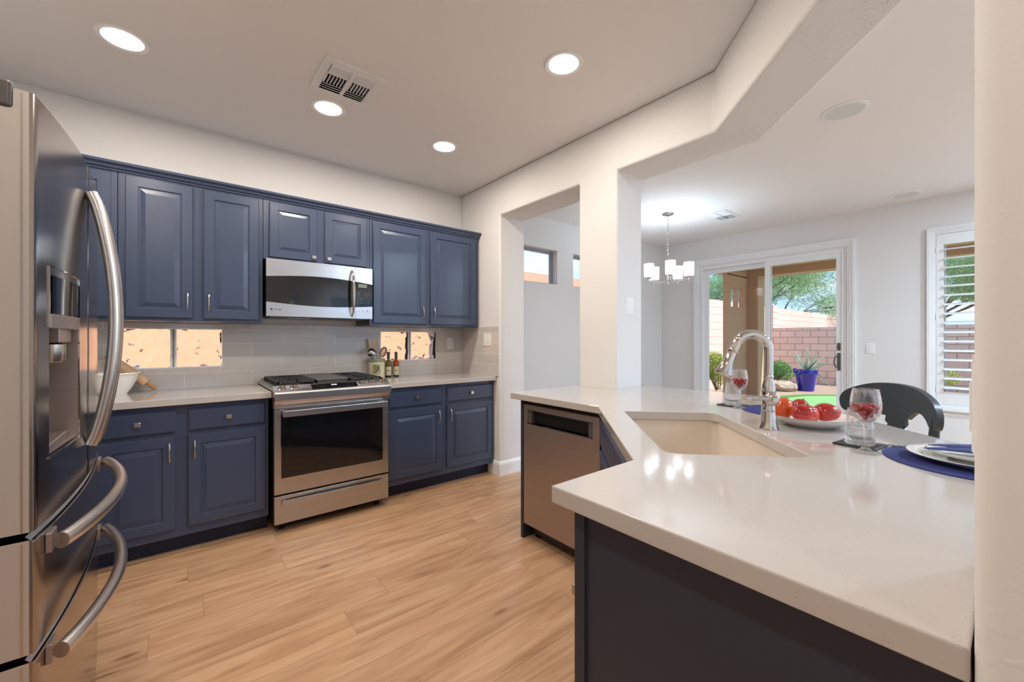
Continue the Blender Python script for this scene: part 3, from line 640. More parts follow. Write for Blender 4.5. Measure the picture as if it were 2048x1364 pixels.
# sink bowl
s = thing('sink', 'cream undermount kitchen sink set diagonally in the peninsula', 'sink', (*ab((a0+a1)/2, (b0+b1)/2), .66))
def rloop(e, r): 
    L_ = []
    for ca, cb, q0 in ((a1+e-r, b0-e+r, -90), (a1+e-r, b1+e-r, 0), (a0-e+r, b1+e-r, 90), (a0-e+r, b0-e+r, 180)):
        for k in range(7): q = math.radians(q0+15*k); L_.append(ab(ca+r*math.cos(q), cb+r*math.sin(q)))
    return L_
m = M(); lp = [(rloop(.006, .03), .8735), (rloop(.004, .03), .72), (rloop(-.01, .05), .675), (rloop(-.03, .05), .663), (rloop(.02, .05), .650), (rloop(.02, .05), .8735)]
vs_ = [(x, y, z) for l_, z in lp for x, y in l_]; n = 28
fs_ = [(i*n+k, i*n+(k+1) % n, (i+1)*n+(k+1) % n, (i+1)*n+k) for i in (0, 1, 2, 4) for k in range(n)]+[[3*n+k for k in range(n)], [4*n+k for k in range(n)][::-1]]+[(k, (k+1) % n, 5*n+(k+1) % n, 5*n+k) for k in range(n)]
m.add(vs_, fs_); m.build('basin', SINKM, s)
dx, dy = ab((a0+a1)/2, (b0+b1)/2); M().lathe([(.0, .664), (.02, .664), (.03, .667), (.045, .668), (.048, .664)], (dx, dy, 0), 28).build('drain', CHROME, s)
# dishwasher in the straight run
XF = 1.69
t = thing('dishwasher', 'stainless steel dishwasher with black pocket handle under the peninsula', 'dishwasher', (2.0, 1.655, 0))
y0, y1 = 1.357, 1.955; m = M(); hy0, hy1, hz0, hz1 = 1.402, 1.918, .735, .812
m.box(XF, XF+.03, y0, y1, .10, hz0); m.box(XF, XF+.03, y0, y1, hz1, .847); m.box(XF, XF+.03, y0, hy0, hz0, hz1); m.box(XF, XF+.03, hy1, y1, hz0, hz1)
dd = m.build('door', STEELD, t, smooth=False)
h = M(); h.box(XF+.045, XF+.05, hy0, hy1, hz0, hz1); h.box(XF+.003, XF+.045, hy0, hy1, hz0-.004, hz0); h.box(XF+.003, XF+.045, hy0, hy1, hz1, hz1+.004); h.build('pocket_handle', BLACKG, dd, smooth=False)
h = M(); h.box(XF+.002, XF+.045, hy1-.035, hy1-.002, hz0, hz1); h.box(XF+.002, XF+.045, hy0+.002, hy0+.03, hz0, hz1); h.build('handle_cheek', GREYP, dd, smooth=False)
h = M(); h.box(XF-.003, XF+.004, hy0-.003, hy1+.003, hz0-.005, hz0); h.box(XF-.0015, XF+.004, hy0-.003, hy1+.003, hz1, hz1+.003); h.build('handle_trim', CHROME, dd, smooth=False)
M().box(XF+.03, 2.27, y0+.006, y1-.006, .10, .865).build('tub', BLACKP, t, smooth=False)
m = M(); m.box(XF+.06, 2.2, y0+.01, y1-.01, .03, .10); m.lathe([(.018, 0), (.018, .006), (.008, .008), (.008, .03)], (XF+.09, y0+.04, 0), 14); m.lathe([(.018, 0), (.018, .006), (.008, .008), (.008, .03)], (XF+.09, y1-.04, 0), 14); m.build('base', BLACKP, t, smooth=False)
# end panel
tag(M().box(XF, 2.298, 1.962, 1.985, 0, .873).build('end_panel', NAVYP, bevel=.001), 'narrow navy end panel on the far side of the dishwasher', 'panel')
# diagonal sink cabinet: front parallel to the counter edge, set back under it
t = thing('sink_cabinet', 'navy sink base cabinet set diagonally between dishwasher and near panel', 'cabinet', (1.6, .75, 0))
g = .035; P1 = (XF+.001, 1.352); P2 = (P1[0]-(1.352-.655)+.0, .655); 
poly = [(XF+.005, 1.350), (1.012, .657+0), (1.35, .30), (1.40, .17), (2.285, 1.056), (2.285, 1.350)]
M().prism(poly, .10, .645).build('body', NAVY, t, smooth=False)
m = M(); m.prism([(XF+.005, 1.350), (1.012, .657), (1.030, .639), (XF+.030, 1.340)], .645, .872); m.build('front_rail', NAVY, t, smooth=False)
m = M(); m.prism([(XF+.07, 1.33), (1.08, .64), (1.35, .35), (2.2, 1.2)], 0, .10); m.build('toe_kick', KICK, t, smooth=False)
T = Fr((1.012, .657, 0), (1, 1, 0), (-1, 1, 0)); LN = math.hypot(XF+.005-1.012, .693)
door(T, .03, LN/2-.01, .152, .690, t, hx=LN/2-.04, hv=.6); door(T, LN/2+.01, LN-.03, .152, .690, t, hx=LN/2+.04, hv=.6)
M().rings(T, .03, LN-.03, .712, .847, SP).build('false_drawer', NAVY, t, smooth=False)
# near leg of the peninsula
t = thing('base_cabinet', 'navy cabinet with flat end panel under the near counter corner', 'cabinet', (.86, .35, 0))
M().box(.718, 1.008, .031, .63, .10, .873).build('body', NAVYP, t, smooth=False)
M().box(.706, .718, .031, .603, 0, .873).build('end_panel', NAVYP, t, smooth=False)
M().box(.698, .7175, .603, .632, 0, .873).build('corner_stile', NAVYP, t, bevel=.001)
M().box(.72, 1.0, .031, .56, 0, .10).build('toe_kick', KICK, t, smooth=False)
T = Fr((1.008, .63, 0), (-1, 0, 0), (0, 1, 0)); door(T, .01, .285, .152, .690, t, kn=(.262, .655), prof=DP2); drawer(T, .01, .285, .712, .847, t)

# ================================================================ range
def stove():
    x0, x1 = .477, 1.237; xc = (x0+x1)/2
    t = thing('range', 'stainless steel slide-in gas range between the base cabinets', 'stove', (xc, 3.3, 0))
    m = M(); m.box(x0+.004, x1-.004, 3.02, W-.012, .055, .905); m.build('body', BLACKP, t, smooth=False)
    for x in (x0+.06, x1-.06):
        for y in (3.08, 3.55): M().lathe([(.018, 0), (.018, .01), (.01, .012), (.01, .056)], (x, y, 0), 12).build('foot', BLACKP, t, smooth=False)
    m = M(); m.box(x0, x1, 3.02, W-.012, .915, .936); m.box(x0+.02, x1-.02, 3.04, W-.03, .936, .940); m.build('cooktop', STEEL, t, bevel=.003)
    m = M(); m.box(x0+.03, x1-.03, 3.06, W-.045, .9402, .9425); m.build('cooktop_well', BLACKG, t, smooth=False)
    # control panel: sloped face, vertical lip, tucked-in apron
    prof = [(3.045, .95), (3.035, .951), (2.952, .915), (2.945, .905), (2.946, .862), (2.965, .858), (2.972, .835), (2.975, .808), (3.03, .808), (3.045, .85)]; n = len(prof)
    m = M(); m.add([(x0-.001, y, z) for y, z in prof]+[(x1+.001, y, z) for y, z in prof], [list(range(n)), list(range(n, 2*n))[::-1]]+[(i, (i+1) % n, (i+1) % n+n, i+n) for i in range(n)])
    cp = m.build('control_panel', STEEL, t, smooth=False)
    sl = Vector((0, 2.952-3.035, .915-.951)); sl.normalize(); nn = Vector((0, sl.z, -sl.y)); nn = nn if nn.z > 0 else -nn
    o = Vector((0, 3.035, .951))
    SF = lambda u, v, w_: o+Vector((u, 0, 0))+sl*(-v)+nn*w_          # v negative goes down the slope
    m = M(); m.box(.70, 1.0, -.078, -.016, .0003, .002, SF); m.build('display', BLACKG, cp, smooth=False)
    text('12:45', .018, LED, cp, lambda u, v, w_: SF(.845+u, -.036+v, .0022+w_), 'clock_digits')
    for i, x in enumerate((.725, .74, .755, .77, .785, .93, .95, .97)):
        for v in (-.035, -.05, -.064): text('-', .012, INK, cp, lambda u, vv, w_, x=x, v=v: SF(x+u, v+vv, .0022+w_), 'button_mark')
    for x in (.523, .593, 1.040, 1.108, 1.178):
        m = M(); Tn = Matrix.Translation(SF(x, -.045, 0)) @ nn.to_track_quat('Z', 'Y').to_matrix().to_4x4()
        m.lathe([(.0, 0), (.024, 0), (.025, .004), (.020, .007), (.019, .022), (.016, .026), (0, .027)], (0, 0, 0), 28, T=Tn)
        q = [Tn @ Vector(p) for p in ((-.006, -.019, .02), (.006, -.019, .02), (.006, .019, .02), (-.006, .019, .02), (-.005, -.018, .036), (.005, -.018, .036), (.005, .018, .036), (-.005, .018, .036))]
        m.add(q, [(0, 1, 2, 3), (4, 5, 6, 7), (0, 1, 5, 4), (1, 2, 6, 5), (2, 3, 7, 6), (3, 0, 4, 7)]); m.build('knob', CHROME, t)
    # door
    gx0, gx1, gz0, gz1 = .516, 1.192, .352, .792; yd = 2.99; m = M()
    m.box(x0+.003, x1-.003, yd, 3.02, .254, gz0); m.box(x0+.003, gx0, yd, 3.02, gz0, .802); m.box(gx1, x1-.003, yd, 3.02, gz0, .802); m.box(gx0, gx1, yd, 3.02, gz1, .802)
    d = m.build('oven_door', STEEL, t, smooth=False); M().box(gx0, gx1, yd+.001, yd+.02, gz0, gz1).build('oven_window', BLACKG, d, smooth=False)
    m = M(); fr = .0025
    m.box(gx0, gx1, yd-.001, yd+.001, gz0, gz0+fr); m.box(gx0, gx0+fr, yd-.001, yd+.001, gz0, gz1); m.box(gx1-fr, gx1, yd-.001, yd+.001, gz0, gz1); m.build('window_trim', CHROME, d, smooth=False)
    m = M(); m.box(.520, 1.205, 2.925, 2.945, .758, .797); m.box(.522, .545, 2.945, 2.99, .765, .79); m.box(1.18, 1.203, 2.945, 2.99, .765, .79); m.build('handle', STEEL, d, bevel=.003)
    m = M(); Ty = Matrix.Translation((.850, yd, .308)) @ Matrix.Rotation(PI/2, 4, 'X'); m.lathe([(.0, .001), (.017, .001), (.0175, .002), (.019, .002), (.019, .0)], (0, 0, 0), 32, T=Ty); b_ = m.build('badge', NICKEL, d)
    text('GE', .018, STEELD, b_, lambda u, v, w_: Vector((.850+u, yd-.0015-w_, .308+v)), 'lettering')
    m = M(); m.box(x0+.003, x1-.003, yd, 3.02, .062, .240); dr = m.build('storage_drawer', STEEL, t, bevel=.002)
    m = M(); fr_ = [(.522+.665*k/20, 2.966-.014*math.sin(PI*k/20)) for k in range(21)]; m.prism(fr_+[(x, y+.012) for x, y in fr_[::-1]], .183, .214)
    m.box(.530, .55, 2.970, yd, .188, .209); m.box(1.16, 1.18, 2.970, yd, .188, .209); m.build('handle', STEEL, dr, ang=30)
    # burners, grates, griddle
    zb = .9425
    for x, y, r_ in ((.60, 3.16, .045), (.60, 3.46, .036), (1.115, 3.16, .05), (1.115, 3.46, .036)):
        m = M(); m.lathe([(r_+.012, zb), (r_+.01, zb+.006), (r_, zb+.008)], (x, y, 0), 28); m.lathe([(r_, zb+.008), (r_, zb+.018), (r_*.8, zb+.021), (0, zb+.021)], (x, y, 0), 28); m.build('burner', IRON, t)
    def grate(xa, xb):
        m = M(); ya, yb = 3.065, W-.05; z = .972; h_ = .012; w_ = .009
        m.box(xa, xb, ya, ya+w_, z-h_, z); m.box(xa, xb, yb-w_, yb, z-h_, z); m.box(xa, xa+w_, ya, yb, z-h_, z); m.box(xb-w_, xb, ya, yb, z-h_, z); m.box(xa, xb, (ya+yb)/2-w_/2, (ya+yb)/2+w_/2, z-h_, z)
        for k in range(13):
            y = ya+.03+(yb-ya-.06)*k/12
            m.box(xa+w_, xa+.075, y-.004, y+.004, z-h_, z); m.box(xb-.075, xb-w_, y-.004, y+.004, z-h_, z)
        for x in ((xa+xb)/2-.004, ): m.box(x, x+.008, ya, yb, z-h_, z)
        for x in (xa+.004, xb-.012):
            for y in (ya+.004, (ya+yb)/2, yb-.012): m.box(x, x+.008, y, y+.008, zb, z-h_)
        for k in range(10):
            y = ya+.02+(yb-ya-.04)*k/9
            for x, sg in ((xa, -1), (xb, 1)): m.box(x-.004, x+.004, y-.004, y+.004, z-.03, z-.001)
        return m.build('grate', IRON, t, smooth=False)
    grate(x0+.035, x0+.265); grate(x1-.265, x1-.035)
    m = M(); m.box(x0+.272, x1-.272, 3.075, W-.055, .962, .976); m.box(x0+.28, x1-.28, 3.08, 3.09, .94, .962); m.box(x0+.28, x1-.28, W-.07, W-.06, .94, .962); m.build('griddle', GRIDM, t, bevel=.004)
    M().box(x0+.02, x1-.02, W-.04, W-.014, .936, .958).build('rear_trim', STEEL, t, bevel=.002)
stove()
# ================================================================ microwave
def micro():
    x0, x1, z0, z1 = .474, 1.212, 1.415, 1.815; yf = 3.253; xs = 1.076
    t = thing('microwave', 'stainless over-range microwave with curved black window', 'microwave', ((x0+x1)/2, W, z0))
    M().box(x0+.004, x1-.004, yf+.03, W-.012, z0+.002, z1).build('body', BLACKP, t, smooth=False)
    def band(xa, xb, f0, f1, mt, nm, par, dy=0., n=24):
        m = M(); vs = []; fs = []
        for i in range(n+1):
            x = xa+(xb-xa)*i/n; a, b = f0(x), f1(x); bulge = .012*math.sin(PI*(x-x0)/(x1-x0))
            y = yf-bulge+.006+dy; vs += [(x, y, a), (x, y, b), (x, yf+.03, b), (x, yf+.03, a)]
        for i in range(n):
            k = i*4; fs += [(k, k+4, k+5, k+1), (k+1, k+5, k+6, k+2), (k+2, k+6, k+7, k+3), (k+3, k+7, k+4, k)]
        fs += [(0, 1, 2, 3), (n*4+3, n*4+2, n*4+1, n*4)]
        m.add(vs, fs); return m.build(nm, mt, par)
    top = lambda x: 1.690+.024*math.sin(PI*min(1, max(0, (x-x0)/(x1-x0))))
    bot = lambda x: 1.514-.020*math.sin(PI*min(1, max(0, (x-x0)/(x1-x0))))
    Z0 = lambda x: z0; Z1 = lambda x: z1
    d = band(x0, xs-.001, top, Z1, STEEL, 'door', t); band(x0, xs-.001, Z0, bot, STEEL, 'lower_door_band', d); w_ = band(x0, xs-.001, bot, top, BLACKG, 'door_window', d, .003)
    c = band(xs+.001, x1, top, Z1, STEEL, 'control_panel', t, n=8); band(xs+.001, x1, Z0, bot, STEEL, 'button_band', c, n=8); band(xs+.001, x1, bot, top, BLACKG, 'keypad', c, .003, n=8)
    yk = yf+.0045
    M().box(1.098, 1.168, yk-.001, yk+.003, 1.660, 1.688).build('display', LCD, c, smooth=False)
    K = lambda x, z: (lambda u, v, w_: Vector((x+u, yk-.0012-w_, z+v)))
    for r_ in range(4):
        for k in range(3): text(str([[1, 2, 3], [4, 5, 6], [7, 8, 9], ['', 0, '']][r_][k]), .011, INK, c, K(1.148+.017*k, 1.628-.014*r_))
    for x, z, s_ in ((1.095, 1.632, 'o-'), (1.118, 1.632, 'time'), (1.106, 1.612, 'Ex'), (1.106, 1.592, 'press'), (1.100, 1.572, 'cook'), (1.125, 1.572, 'defrost'), (1.098, 1.554, 'add'), (1.122, 1.554, 'timer'), (1.150, 1.554, 'set'), (1.178, 1.554, 'start'), (1.098, 1.538, 'help'), (1.122, 1.538, 'clock'), (1.150, 1.538, 'off'), (1.178, 1.538, 'clear')): text(s_, .0085 if s_ != 'Ex' else .014, INK, c, K(x, z))
    for x in (1.105, 1.140, 1.178):
        m = M(); Ty = Matrix.Translation((x, yf+.004, 1.478)) @ Matrix.Rotation(PI/2, 4, 'X'); m.lathe([(.009, 0), (.009, .004), (.007, .006), (0, .006)], (0, 0, 0), 20, T=Ty); m.build('button', NICKEL, c)
    m = M(); pts = []
    for i in range(17):
        s_ = i/16; pts.append((1.050, yf-.012-.038*math.sin(PI*s_)**.6 if 0 < s_ < 1 else yf-.002, 1.430+.355*s_))
    m.tube(pts, [.006+.006*math.sin(PI*i/16) for i in range(17)], 12); m.build('door_handle', CHROME, d)
    m = M(); Ty = Matrix.Translation((.506, yf+.002, 1.463)) @ Matrix.Rotation(PI/2, 4, 'X'); m.lathe([(.0075, 0), (.0075, .0015), (0, .0015)], (0, 0, 0), 24, T=Ty); b_ = m.build('badge', INKD, d)
    text('GE', .008, NICKEL, b_, lambda u, v, w_: Vector((.506+u, yf+.0003-w_, 1.463+v)), 'lettering')
    text('Profile', .017, INKD, d, lambda u, v, w_: Vector((.546+u, yf+.0015-w_, 1.462+v)), 'lettering')
    m = M(); m.box(x0+.03, x1-.03, 3.30, 3.60, z0-.006, z0+.003); m.build('underside_vent', GREYP, t, smooth=False)
    M().box(x0+.15, x0+.30, 3.33, 3.38, z0-.009, z0-.005).build('task_light_lens', PLAST, t, smooth=False)
micro()

# ================================================================ refrigerator
def fridge():
    y0, y1 = 1.323, 2.225; yc = (y0+y1)/2; xb = -.335
    t = thing('refrigerator', 'stainless french door refrigerator with ice dispenser and bowed handles', 'refrigerator', (-.65, yc, 0))
    xf = lambda y: -.238+.028*(1-((y-yc)/((y1-y0)/2))**2)
    M().box(-1.0, -.345, y0+.012, y1-.012, .03, 1.765).build('body', STEELS, t, bevel=.004)
    M().box(-.95, -.35, y0+.03, y1-.03, 0, .03).build('plinth', BLACKP, t, smooth=False)
    def panel(nm, ya, yb, z0, z1, hole=None, lip=0., mt=None):
        n = 16; ys = [ya+(yb-ya)*i/n for i in range(n+1)]; zs = [z0, z1]
        if hole: ys = sorted(set([y for y in ys if min(abs(y-hole[0]), abs(y-hole[1])) > .012]+[hole[0], hole[1]])); zs = [z0, hole[2], hole[3], z1]
        # small radius on the two vertical edges
        e = .006; ys = [ya]+[ya+.002, ya+e]+[y for y in ys if ya+e*1.5 < y < yb-e*1.5]+[yb-e, yb-.002, yb]
        def X(y):
            x = xf(y)
            if y < ya+e: x -= e*(1-math.sqrt(max(0, 1-((ya+e-y)/e)**2)))
            if y > yb-e: x -= e*(1-math.sqrt(max(0, 1-((y-yb+e)/e)**2)))
            return x
        m = M(); ny, nz = len(ys), len(zs); vs = [(X(y), y, z) for z in zs for y in ys]; fs = []
        for j in range(nz-1):
            for i in range(ny-1):
                if hole and hole[0]-1e-6 <= ys[i] and ys[i+1] <= hole[1]+1e-6 and abs(zs[j]-hole[2]) < 1e-6: continue
                k = j*ny+i; fs.append((k, k+1, k+ny+1, k+ny))
        m.add(vs, fs)
        # rim faces with their own vertices so the front stays smooth
        n2 = len(ys)
        for z, s_ in ((z0, 0), (z1, 1)):
            a = [(X(y), y, z) for y in ys]+[(xb, ys[-1], z), (xb, ys[0], z)]; m.add(a, [list(range(len(a)))])
        m.cur = 1
        m.add([(X(ya), ya, z0), (X(ya), ya, z1), (xb, ya, z1), (xb, ya, z0)], [(0, 1, 2, 3)]); m.cur = 0
        m.add([(X(yb), yb, z0), (X(yb), yb, z1), (xb, yb, z1), (xb, yb, z0)], [(0, 1, 2, 3)])
        m.add([(xb, ya, z0), (xb, ya, z1), (xb, yb, z1), (xb, yb, z0)], [(0, 1, 2, 3)])
        me = m.build(nm, [mt or STEELF, STEELS], t); return me
    hole = (1.405, 1.636, .990, 1.278)
    d1 = panel('near_door', y0, yc-.003, .843, 1.778, hole); d2 = panel('far_door', yc+.003, y1, .843, 1.778)
    # dispenser
    g = M(); hx0, hx1, hz0, hz1 = hole; xr = -.290
    g.box(xr-.004, xr, hx0, hx1, hz0, hz1); g.build('dispenser_recess', GREYP2, d1, smooth=False)
    g = M()
    g.add([(xf(hx0), hx0, hz0), (xf(hx0), hx0, hz1), (xr, hx0, hz1), (xr, hx0, hz0)], [(0, 1, 2, 3)]); g.add([(xf(hx1), hx1, hz0), (xf(hx1), hx1, hz1), (xr, hx1, hz1), (xr, hx1, hz0)], [(0, 1, 2, 3)])
    g.add([(xf(hx0), hx0, hz1), (xf(hx1), hx1, hz1), (xr, hx1, hz1), (xr, hx0, hz1)], [(0, 1, 2, 3)]); g.add([(xf(hx0), hx0, hz0), (xf(hx1), hx1, hz0), (xr, hx1, hz0), (xr, hx0, hz0)], [(0, 1, 2, 3)])
    g.build('dispenser_liner', STEELD, d1, smooth=False)
    def strip(m, ya, yb, z0, z1, dx, th=.002, n=8):
        for i in range(n):
            a = ya+(yb-ya)*i/n; b = ya+(yb-ya)*(i+1)/n
            m.add([(xf(a)+dx, a, z0), (xf(b)+dx, b, z0), (xf(b)+dx, b, z1), (xf(a)+dx, a, z1), (xf(a)+dx-th, a, z0), (xf(b)+dx-th, b, z0), (xf(b)+dx-th, b, z1), (xf(a)+dx-th, a, z1)], [(0, 1, 2, 3), (3, 2, 6, 7), (0, 4, 5, 1)]+([(0, 3, 7, 4)] if i == 0 else [])+([(1, 5, 6, 2)] if i == n-1 else []))
    g = M(); e = .004
    strip(g, hx0-e, hx1+e, 1.420, 1.420+e*.6, .003, .004); strip(g, hx0-e, hx1+e, hz0-.012, hz0-.012+e, .003, .004); strip(g, hx1+.001, hx1+e+.001, hz0-.012, 1.42, .003, .004); strip(g, hx0-e, hx0-.002, 1.28, 1.42, .003, .004)
    g.build('dispenser_bezel', CHROME, d1, smooth=False)
    g = M(); strip(g, hx0+.012, hx1-.012, 1.313, 1.402, .0025); g.build('dispenser_screen', BLACKG, d1)
    g = M(); strip(g, hx0, hx1, 1.279, 1.312, .0035); g.box(xr, -.222, 1.47, 1.61, 1.245, 1.285); g.build('dispenser_housing', STEELD, d1, bevel=.003)
    g = M(); g.lathe([(.026, 0), (.028, .004), (.028, .045), (.02, .05)], (-.250, 1.545, 1.195), 24); g.box(-.282, -.276, 1.53, 1.58, 1.10, 1.205); g.build('dispenser_nozzle', NICKEL, d1)
    g = M(); g.box(xr, xf(1.42)-.003, hx0+.003, hx1-.003, hz0, hz0+.018); g.build('drip_tray', STEELD, d1, bevel=.004)
    # drawers with a slanted lit lip
    dr1 = panel('upper_drawer', y0, y1, .583, .826); dr2 = panel('lower_drawer', y0, y1, .115, .566)
    for dz, par in ((.826, dr1), (.566, dr2)):
        g = M(); n = 20
        for i in range(n):
            a = y0+(y1-y0)*i/n; b = y0+(y1-y0)*(i+1)/n
            g.add([(xf(a)+.001, a, dz-.006), (xf(b)+.001, b, dz-.006), (xf(b)-.012, b, dz+.009), (xf(a)-.012, a, dz+.009), (xf(a)-.03, a, dz+.009), (xf(b)-.03, b, dz+.009)], [(0, 1, 2, 3), (3, 2, 5, 4)])
        g.build('drawer_lip', NICKEL, par)
    M().box(-.2560, -.2525, y0-.0012, y0, .845, 1.772).build('edge_highlight', NICKEL, d1, smooth=False)  # bright strip imitating the highlight along the door edge
    for z0_, z1_, p_ in ((.586, .82, dr1), (.12, .56, dr2)): M().box(-.2560, -.2525, y0-.0012, y0, z0_, z1_).build('edge_highlight', NICKEL, p_, smooth=False)  # same imitated highlight down the drawer edges
    M().box(xb-.006, xb+.004, y0+.01, y1-.01, .10, 1.765).build('gasket', GASKET, t, smooth=False)
    # bowed handles
    def vh(y, par):
        m = M(); pts = []; rad = []
        for i in range(29):
            s_ = i/28; z = .940+(1.690-.940)*s_; o = math.sin(PI*s_)**.75 if 0 < s_ < 1 else 0
            pts.append((xf(y)+.010+.052*o, y, z)); rad.append(.0195)
        m.tube(pts, rad, 18, flat=(.8, 1.0), up=(1, 0, 0)); m.build('handle', HSTEEL, par)
    vh(yc-.030, d1); vh(yc+.030, d2)
    def hh(z, par):
        m = M(); pts = []
        for i in range(33):
            s_ = i/32; y = 1.385+(2.165-1.385)*s_; o = math.sin(PI*s_)**.8 if 0 < s_ < 1 else 0
            pts.append((xf(y)+.024+.046*o, y, z))
        m.tube(pts, .0185, 18, flat=(1., .85), up=(0, 0, 1)); h = m.build('handle', HSTEEL, par)
        for y in (1.392, 2.158): M().box(xf(y)-.001, xf(y)+.010, y-.012 if y < 2 else y-.04, y+.04 if y < 2 else y+.012, z-.022, z+.022).build('handle_bracket', STEELD, par, bevel=.002)
    hh(.792, dr1); hh(.540, dr2)
    m = M(); m.box(-.345, -.2655, y0-.006, y0+.07, 1.735, 1.792); m.build('hinge_cover', GREYP, t, bevel=.008, seg=3)
GREYP2 = mat('dispenser_grey', srgb(150, 140, 132), .4, .2)
fridge()

# ================================================================ faucet
def faucet():
    bx, by = 1.732, .590; t = thing('faucet', 'polished chrome gooseneck kitchen faucet behind the sink', 'faucet', (bx, by, ZC)); S = Vector((-R2, R2, 0))
    m = M(); m.lathe([(0, 0), (0.0334, 0), (0.0343, .004), (0.0317, .010), (0.0273, .035), (0.0242, .065), (0.0233, .070), (0.0242, .073), (0.0242, .076), (0.0231, .079), (0.0231, .120), (0.0242, .128), (0.0242, .150), (0.0216, .165), (0.0176, .180), (0.0163, .192), (0.0180, .195), (0.0180, .199), (0.0163, .202), (0.0154, .206), (0, .206)], (0, 0, 0), 36)
    m.build('body', CHROME, t, world=False)
    m = M(); pts = [(0, 0, .20), (0, 0, .24), (0, 0, .27)]; rad = [.0162]*3
    for i in range(25):
        a = PI*i/24*.93; q = S*(.060*(1-math.cos(a)))+Vector((0, 0, .298+.060*math.sin(a))); pts.append(q); rad.append(.0164+.0022*math.sin(a))
    d = (pts[-1]-pts[-2]).normalized(); d = (d+S*.25).normalized(); e = pts[-1]+d*.02; pts.append(e); rad.append(.017)
    m.tube(pts, rad, 20); m.build('gooseneck', CHROME, t, world=False)
    m = M(); dd = (Vector((0, 0, -1))+S*.42).normalized(); Q = Matrix.Translation(e) @ dd.to_track_quat('Z', 'Y').to_matrix().to_4x4()
    m.lathe([(0, -.004), (.019, -.004), (.0205, 0), (.019, .004), (.017, .006), (.018, .03), (.0225, .060), (.030, .086), (.032, .091), (.031, .095), (.028, .097), (.025, .093), (0, .092)], (0, 0, 0), 32, T=Q); m.build('spray_head', CHROME, t, world=False)
    m = M(); c = Vector((-R2*.026, -R2*.026, .118)); Q = Matrix.Translation(c) @ Vector((-R2, -R2, 0)).to_track_quat('Z', 'Y').to_matrix().to_4x4()
    m.ball((0, 0, 0), (.027, .027, .020), 24, T=Q); m.lathe([(.012, .015), (.012, .024), (.009, .027), (0, .027)], (0, 0, 0), 20, T=Q)
    l = Vector((-.775, .632, .03)); c2 = c+Vector((-R2, -R2, 0))*.006
    m.tube([c2+l*.0, c2+l*.03, c2+l*.055, c2+l*.075, c2+l*.095, c2+l*.103, c2+l*.108], [.008, .0075, .008, .010, .0115, .009, .003], 16); m.build('lever', CHROME, t, world=False)
faucet()

# ================================================================ table setting on the bar
def goblet(loc, label, group=None):
    t = thing('goblet', label, 'goblet', loc)
    M().lathe([(.034, .0005), (.035, .0018), (.030, .0042), (.020, .0065), (.0115, .0115)], (0, 0, 0), 48, cap=False).build('foot', FOOTG, t, world=False, ang=80)
    pr = [(0, .0085), (.0115, .0115), (.0080, .016), (.0056, .024), (.0046, .04), (.0044, .070), (.0052, .080), (.010, .088), (.022, .097), (.032, .112), (.0375, .131), (.0378, .146), (.0350, .170), (.0312, .190), (.0304, .1905), (.0298, .190), (.0336, .170), (.0362, .146), (.0360, .132), (.0305, .114), (.021, .0995), (.010, .093), (0, .0915)]
    M().lathe(pr, (0, 0, 0), 48, cap=False).build('glass', GLASS, t, world=False, ang=60); return t
g1 = (1.600, .284, ZC); g2 = (2.150, .861, ZC)
goblet(g1, 'stemmed glass goblet of red beads nearest the camera'); goblet(g2, 'stemmed glass goblet of red beads behind the faucet')
bead = None
rnd = random.Random(3)
for gi, g in enumerate((g1, g2)):
    lay = [(.098, 0, 1), (.107, .0125, 4), (.118, .0215, 7), (.121, .007, 2), (.131, .0245, 7), (.134, .009, 2)]
    for z, r_, n in lay:
        for k in range(n):
            a = 2*PI*k/n+z*40+rnd.random()*.3; p = (g[0]+r_*math.cos(a), g[1]+r_*math.sin(a), g[2]+z+.0055+rnd.random()*.003)
            if bead is None: bead = M().ball((0, 0, 0), .0078, 14).build('red_bead', REDB); bead['category'] = 'bead'; o = bead
            else: o = bead.copy(); C.objects.link(o)
            o.location = p; o['group'] = ('red glass beads in the near goblet', 'red glass beads in the far goblet')[gi]
            o['label'] = ('shiny red glass bead piled in the goblet nearest the camera', 'shiny red glass bead piled in the goblet behind the faucet')[gi]
def coaster_set(c, label1, label2, rot):
    s_ = M().box(-.054, .054, -.054, .054, 0, .006).build('coaster', SLATE, bevel=.002); s_.location = (*c, ZC); s_.rotation_euler = (0, 0, rot); tag(s_, label1, 'coaster')
    t = thing('tumbler', label2, 'glass', (*c, ZC+.0062))
    pr = [(.0365, .048), (.0330, .085), (.0305, .110), (.0297, .111), (.0289, .110), (.0312, .085), (.0342, .05)]
    m = M(); m.lathe(pr, (0, 0, 0), 48, cap=False); m.build('glass', GLASS, t, world=False, ang=60)
    m = M(); m.lathe([(0, 0), (.037, 0), (.0395, .004), (.0375, .012), (.0393, .020), (.0370, .028), (.0382, .036), (.0365, .048), (.0342, .05), (.033, .026), (.027, .018), (0, .016)], (0, 0, 0), 16, cap=False); m.build('cut_base', CUTG, t, world=False, smooth=False)
coaster_set((1.693, .315), 'black slate coaster beside the near goblet', 'cut glass tumbler on coaster behind the near goblet', math.radians(-8))
coaster_set((2.205, .915), 'black slate coaster beside the far goblet', 'cut glass tumbler on coaster beside the far goblet', math.radians(-8))
def placemat(c, label):
    o = M().lathe([(0, 0), (.188, 0), (.191, .002), (.188, .004), (0, .004)], (0, 0, 0), 72).build('placemat', MATB); o.location = (*c, ZC); return tag(o, label, 'placemat')
pm1 = (1.672, .066); pm2 = (2.215, .668)
placemat(pm1, 'round woven blue placemat under the near place setting'); placemat(pm2, 'round woven blue placemat behind the fruit plate')
